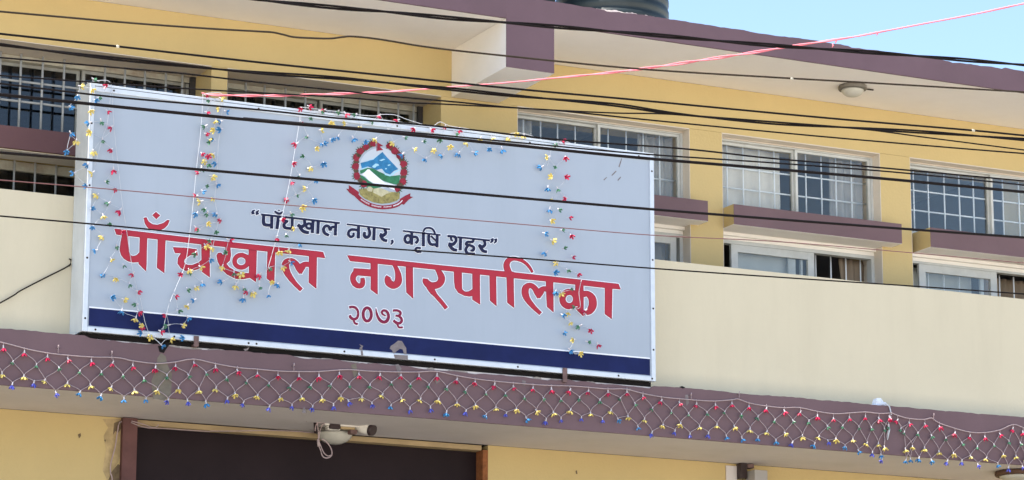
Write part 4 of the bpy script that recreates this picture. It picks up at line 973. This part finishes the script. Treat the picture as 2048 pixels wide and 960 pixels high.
# pink rope
A = at(404, 187, y=SY - .02); PB = at(2048, 8, y=-6.5)
kk = (PB.y - A.y) / (PB.x - A.x)
RP = [(404, 186), (430, 190), (520, 191.5), (600, 190.5), (640, 189), (700, 187), (780, 183.5), (900, 174), (1024, 164.5), (1100, 157), (1200, 147.5), (1290, 137), (1400, 121), (1500, 106), (1600, 90), (1700, 75), (1760, 64), (1850, 47), (1940, 30), (2048, 7), (2500, -92)]
pts = [at(px, py, plane=(A.x, A.y, kk)) for px, py in smooth_path(RP, 8)]
bm = bmesh.new(); fine = []
for a, b in zip(pts, pts[1:]):
    n = max(1, int((b - a).length / .04)); fine += [a + (b - a) * k / n for k in range(n)]
rr = random.Random(5)
for s in range(2):
    q = []; acc = 0
    for i, p in enumerate(fine):
        if i: acc += (p - fine[i - 1]).length
        t = 2 * math.pi * (acc / .55 + s / 2)
        q.append(p + Vector((0, math.cos(t), math.sin(t))) * (.0035 + .003 * math.sin(acc * 1.9)))
    tube(bm, q, .0046, 6)
rope = newobj("rope", bm, ROPE); tag(rope, "pink twisted rope rising from the sign top to the upper right corner", "rope")
for px, py in ((1754, 68), (1671, 84), (1665, 92)):
    p = at(px, py - 5, plane=(A.x, A.y, kk)); bm = bmesh.new()
    tube(bm, [p, p + Vector((.004, 0, -.012)), p + Vector((-.003, 0, -.026))], [.003, .006, .002], 6)
    kn = newobj("rope_knot", bm, ROPE, rope)

# ------------------------------------------------------------------ lamps
def dome_lamp(label, c, r, rim, group="round lamps fixed to the undersides of the slabs", rh=.045, dome=.07, dr=.82):
    t = thing("ceiling_lamp", label, "lamp", c, group)
    bm = bmesh.new(); lathe(bm, [(r * .94, 0), (r, -.008), (r, -rh * .7), (r * .96, -rh), (r * dr, -rh - .002), (r * dr, -rh + .01)], c, 36)
    newobj("lamp_rim", bm, rim, t)
    bm = bmesh.new(); pr = [(r * dr * .985 * math.cos(a * math.pi / 18), -rh - dome * math.sin(a * math.pi / 18)) for a in range(0, 9)] + [(.004, -rh - dome)]
    lathe(bm, pr, c, 36)
    newobj("lamp_glass", bm, LGLS, t)
    return t
c = at(1705, 176, z=ZR0 - .02); c.z = ZR0 - .001
l1 = dome_lamp("round lamp with dark rim under the roof overhang, upper right", c, .118, LRIM, dr=.80, rh=.036, dome=.060)
bm = bmesh.new(); tube(bm, [c + Vector((.09, 0, -.012)), c + Vector((.21, .01, -.008))], .006, 6); newobj("lamp_wire", bm, CABG, l1)
c = at(670, 866, z=ZC0 - .03); c.z = ZC0 - .001
c2 = c.copy()
dome_lamp("round lamp above the doorway, beside the security cameras", c, .155, LRIM, rh=.03, dome=.085, dr=.86)
c = at(2036, 950, z=ZC0 - .03); c.z = ZC0 - .001
dome_lamp("brown rimmed round lamp under the canopy at the lower right corner", c, .19, LRIMB, rh=.04, dome=.05)

# ------------------------------------------------------------------ security cameras and loose wires at the doorway
def q_at(px, py, y): return at(px, py, y=y)
yd = -.42
t = thing("security_camera", "white bullet security camera with dark hood under the canopy, right of the round lamp", "camera", q_at(730, 855, yd))
a, b = q_at(713, 850, yd + .06), q_at(741, 859, yd - .05)
bm = bmesh.new(); tube(bm, [a, a + (b - a) * .05, b], [.04, .046, .046], 20); newobj("camera_body", bm, CAMB, t)
d = (b - a).normalized()
bm = bmesh.new(); tube(bm, [b - d * .001, b + d * .006, b + d * .03], [.040, .047, .040], 20); newobj("camera_lens_hood", bm, CAMD, t)
bm = bmesh.new(); p = a + (b - a) * .3; tube(bm, [p + Vector((0, 0, .03)), Vector((p.x - .02, p.y, ZC0 - .002))], .012, 10); newobj("bracket", bm, CAMB, t)
t = thing("security_camera", "square dark faced security camera left of the bullet camera, over the doorway lamp", "camera", q_at(669, 848, yd))
a = q_at(669, 848, yd)
B("camera_body", CAMB, t, (a.x - .052, a.x + .05, yd + .002, yd + .06, a.z - .044, a.z + .048), bevel=.008)
B("camera_face", CAMD, t, (a.x - .046, a.x + .044, yd - .014, yd, a.z - .04, a.z + .042), bevel=.012)
B("mounting_arm", TAN, t, (a.x + .055, a.x + .17, yd + .01, yd + .05, a.z - .03, a.z + .018), (a.x + .10, a.x + .12, yd + .015, yd + .045, a.z + .019, ZC0 - .002), label="tan mounting arm")
B("base_plate", CAMB, t, (a.x - .08, a.x + .20, yd - .01, yd + .09, ZC0 - .012, ZC0 - .001))
B("rusty_clamp", RUST, t, (a.x + .13, a.x + .185, yd, yd + .06, a.z - .062, a.z - .031), bevel=.005)
t = thing("wire_bundle", "white wires looping down from the cameras in front of the dark doorway", "wire", q_at(640, 860, yd))
for P, r in (([(634, 843), (637, 870), (636, 885), (641, 900), (645, 912), (652, 916), (660, 914), (664, 908), (662, 897), (654, 885), (644, 878)], .0045),
             ([(655, 842), (645, 850), (640, 862), (638, 880), (642, 893), (648, 906), (656, 912), (662, 910)], .004),
             ([(612, 843), (630, 842), (640, 846), (652, 843)], .0035), ([(645, 835), (639, 842), (632, 850), (630, 862)], .004)):
    bm = bmesh.new(); tube(bm, [q_at(x, y, yd - .02) for x, y in smooth_path(P, 4)], r, 6); newobj("wire", bm, CORD, t)
bm = bmesh.new(); tube(bm, [q_at(636, 878, yd - .022), q_at(638, 893, yd - .022)], [.010, .012], 8); newobj("connector", bm, CORD, t)
bm = bmesh.new(); tube(bm, [q_at(630, 845, yd + .01), q_at(633, 866, yd + .01)], [.013, .018], 8); newobj("junction", bm, CAMD, t)
t = thing("loose_wire", "thin white wires running from the door jamb along the lintel to the lamp", "wire", q_at(262, 842, -.06))
for P in ([(263, 842), (285, 848), (305, 855), (314, 853), (317, 849)], [(262, 845), (280, 852), (300, 856), (330, 857), (370, 860), (420, 863)], [(420, 862), (470, 862), (530, 861), (580, 862), (630, 866)]):
    bm = bmesh.new(); tube(bm, [q_at(x, y, -.06) for x, y in smooth_path(P, 4)], .004, 6); newobj("wire", bm, CORD, t)
bm = bmesh.new(); tube(bm, [q_at(x, y, -.02) for x, y in smooth_path([(262, 842), (245, 843), (238, 848), (234, 870), (230, 895), (222, 925), (221, 945), (225, 970), (226, 1100)], 5)], .005, 6)
tag(newobj("hanging_wire", bm, CORD), "single pale wire hanging down the yellow wall left of the doorway", "wire")
# wall fitting at the lower right
a = at(1491, 940, y=-.02)
t = thing("wall_lamp", "dark brown wall fitting with a grey box below it, at the foot of the photo", "lamp", a)
x0, z1 = at(1480, 926, y=-.06).x, at(1480, 926, y=-.06).z
B("backing", CAMD, t, (x0, x0 + .055, -.075, -.001, z1 - .125, z1), label="dark brown bracket plate")
B("arm", RUST, t, (x0 + .056, x0 + .115, -.09, -.02, z1 - .04, z1 - .004), bevel=.006)
B("lamp_box", GREY, t, (x0 + .07, x0 + .19, -.17, -.03, z1 - .33, z1 - .062), bevel=.004, label="grey box")
B("mounting_pad", SOFFL, t, (x0 - .10, x0 - .002, -.012, -.0005, z1 - .40, z1 - .02), label="pale worn plaster patch")

# ------------------------------------------------------------------ scrap on the canopy, hooks
bm = bmesh.new(); p = at(1757, 806, y=-.9)
rr = random.Random(11)
for cx, cz, sx, sz, rot in ((.0, .0, .042, .035, .8), (-.02, -.028, .05, .018, .1), (.035, -.012, .03, .022, .4)):
    vs = []
    for k in range(9):
        a_ = 2 * math.pi * k / 9; r_ = 1 + rr.uniform(-.25, .25)
        vs.append((cx + sx * r_ * math.cos(a_ + rot), cz + sz * r_ * math.sin(a_ + rot)))
    f1 = [bm.verts.new((p.x + x, -.92 + rr.uniform(-.01, .01), p.z + z)) for x, z in vs]
    f2 = [bm.verts.new((p.x + x * 1.1, -.87 + rr.uniform(-.01, .01), p.z + z * .9)) for x, z in vs]
    c1 = bm.verts.new((p.x + cx, -.935, p.z + cz + .006)); c3 = bm.verts.new((p.x + cx, -.865, p.z + cz))
    for k in range(9):
        j = (k + 1) % 9
        bm.faces.new((c1, f1[k], f1[j])); bm.faces.new((c3, f2[j], f2[k])); bm.faces.new((f1[j], f1[k], f2[k], f2[j]))
tag(newobj("plastic_scrap", bm, FOAM), "crumpled white plastic scrap lying on the canopy edge at the right", "scrap")
for i, (px, py, lab) in enumerate(((115, 697, "small hook holding the net of lights at the far left"), (222, 709, "small hook holding the net of lights below the sign's left corner"), (586, 733, "small hook holding the net of lights below the year"),
                                    (1380, 792, "small hook holding the net of lights right of the sign"), (1476, 789, "small hook holding the net of lights between the sign and the white scrap"), (1865, 833, "small hook holding the net of lights right of the white scrap"))):
    p = at(px, py, y=YF - .004); bm = bmesh.new()
    tube(bm, [p + Vector((0, .003, 0)), p + Vector((0, -.02, .004)), p + Vector((0, -.022, .022))], .0045, 6)
    tube(bm, [p + Vector((0, -.018, .0)), p + Vector((.001, -.016, -.035))], .0022, 5)
    tag(newobj("hook", bm, CORD), lab, "hook", "hooks that hold the nets of lights")
bm = bmesh.new()
tube(bm, [at(x, y, y=YF - .01) for x, y in smooth_path([(1771, 808), (1778, 812), (1781, 822), (1783, 830)], 4)], .006, 6)
tube(bm, [at(x, y, y=YF - .012) for x, y in ((1777, 845), (1778, 860), (1775, 880))], [.005, .011, .004], 6)
tag(newobj("tie_cord", bm, CORDW), "pale cord tying the two light nets below the white scrap", "cord")

# ------------------------------------------------------------------ water tanks on the roof
def tank(label, px, py, y, r, z0, h):
    p = at(px, py, y=y)
    c = (p.x, y, z0)
    t = thing("water_tank", label, "water tank", (p.x, y, ZR1), "water tanks on the roof")
    prof = [(r * .90, 0), (r * .97, .015)]
    z = .03
    while z < h - .12:
        prof += [(r, z), (r * 1.0, z + .045), (r * .975, z + .058), (r * .975, z + .085)]; z += .10
    prof += [(r * .97, h - .1), (r * .8, h - .02), (r * .4, h + .08), (r * .38, h + .14), (.01, h + .15)]
    bm = bmesh.new(); lathe(bm, prof, c, 48); newobj("tank_body", bm, TANK, t)
    bm = bmesh.new()
    for k in range(4):
        a_ = math.pi / 4 + k * math.pi / 2
        x, yy = p.x + .8 * r * math.cos(a_), y + .8 * r * math.sin(a_)
        tube(bm, [(x, yy, ZR1 - .02), (x, yy, z0 - .001)], .022, 8)
    newobj("stand", bm, RUST, t)
bm = bmesh.new(); rnd = random.Random(2); prev = None
xa, xb = at(1176, 14, y=YF + .03).x, at(1334, 37, y=YF + .03).x
for i in range(46):
    x = xa + (xb - xa) * i / 45
    h = .004 + .016 * max(0, math.sin(math.pi * i / 45)) * rnd.uniform(.4, 1.2)
    cur = [bm.verts.new((x, YF + .045, ZR1 + .0)), bm.verts.new((x, YF + .03, ZR1 + h)), bm.verts.new((x, YF + .09, ZR1 + h * .9)), bm.verts.new((x, YF + .12, ZR1 - .002))]
    if prev:
        for k in range(3): bm.faces.new((prev[k], cur[k], cur[k + 1], prev[k + 1]))
    prev = cur
newobj("mortar_ridge", bm, WHP2, bld, label="ragged white mortar ridge on the roof edge below the water tank")
tank("ribbed black water tank on the roof at the top of the photo", 1224, 18, 1.2, .49, 8.50, 1.7)
tank("second black water tank on the roof, mostly hidden left of the ribbed one", 1000, -20, 1.25, .47, 8.50, 1.7)
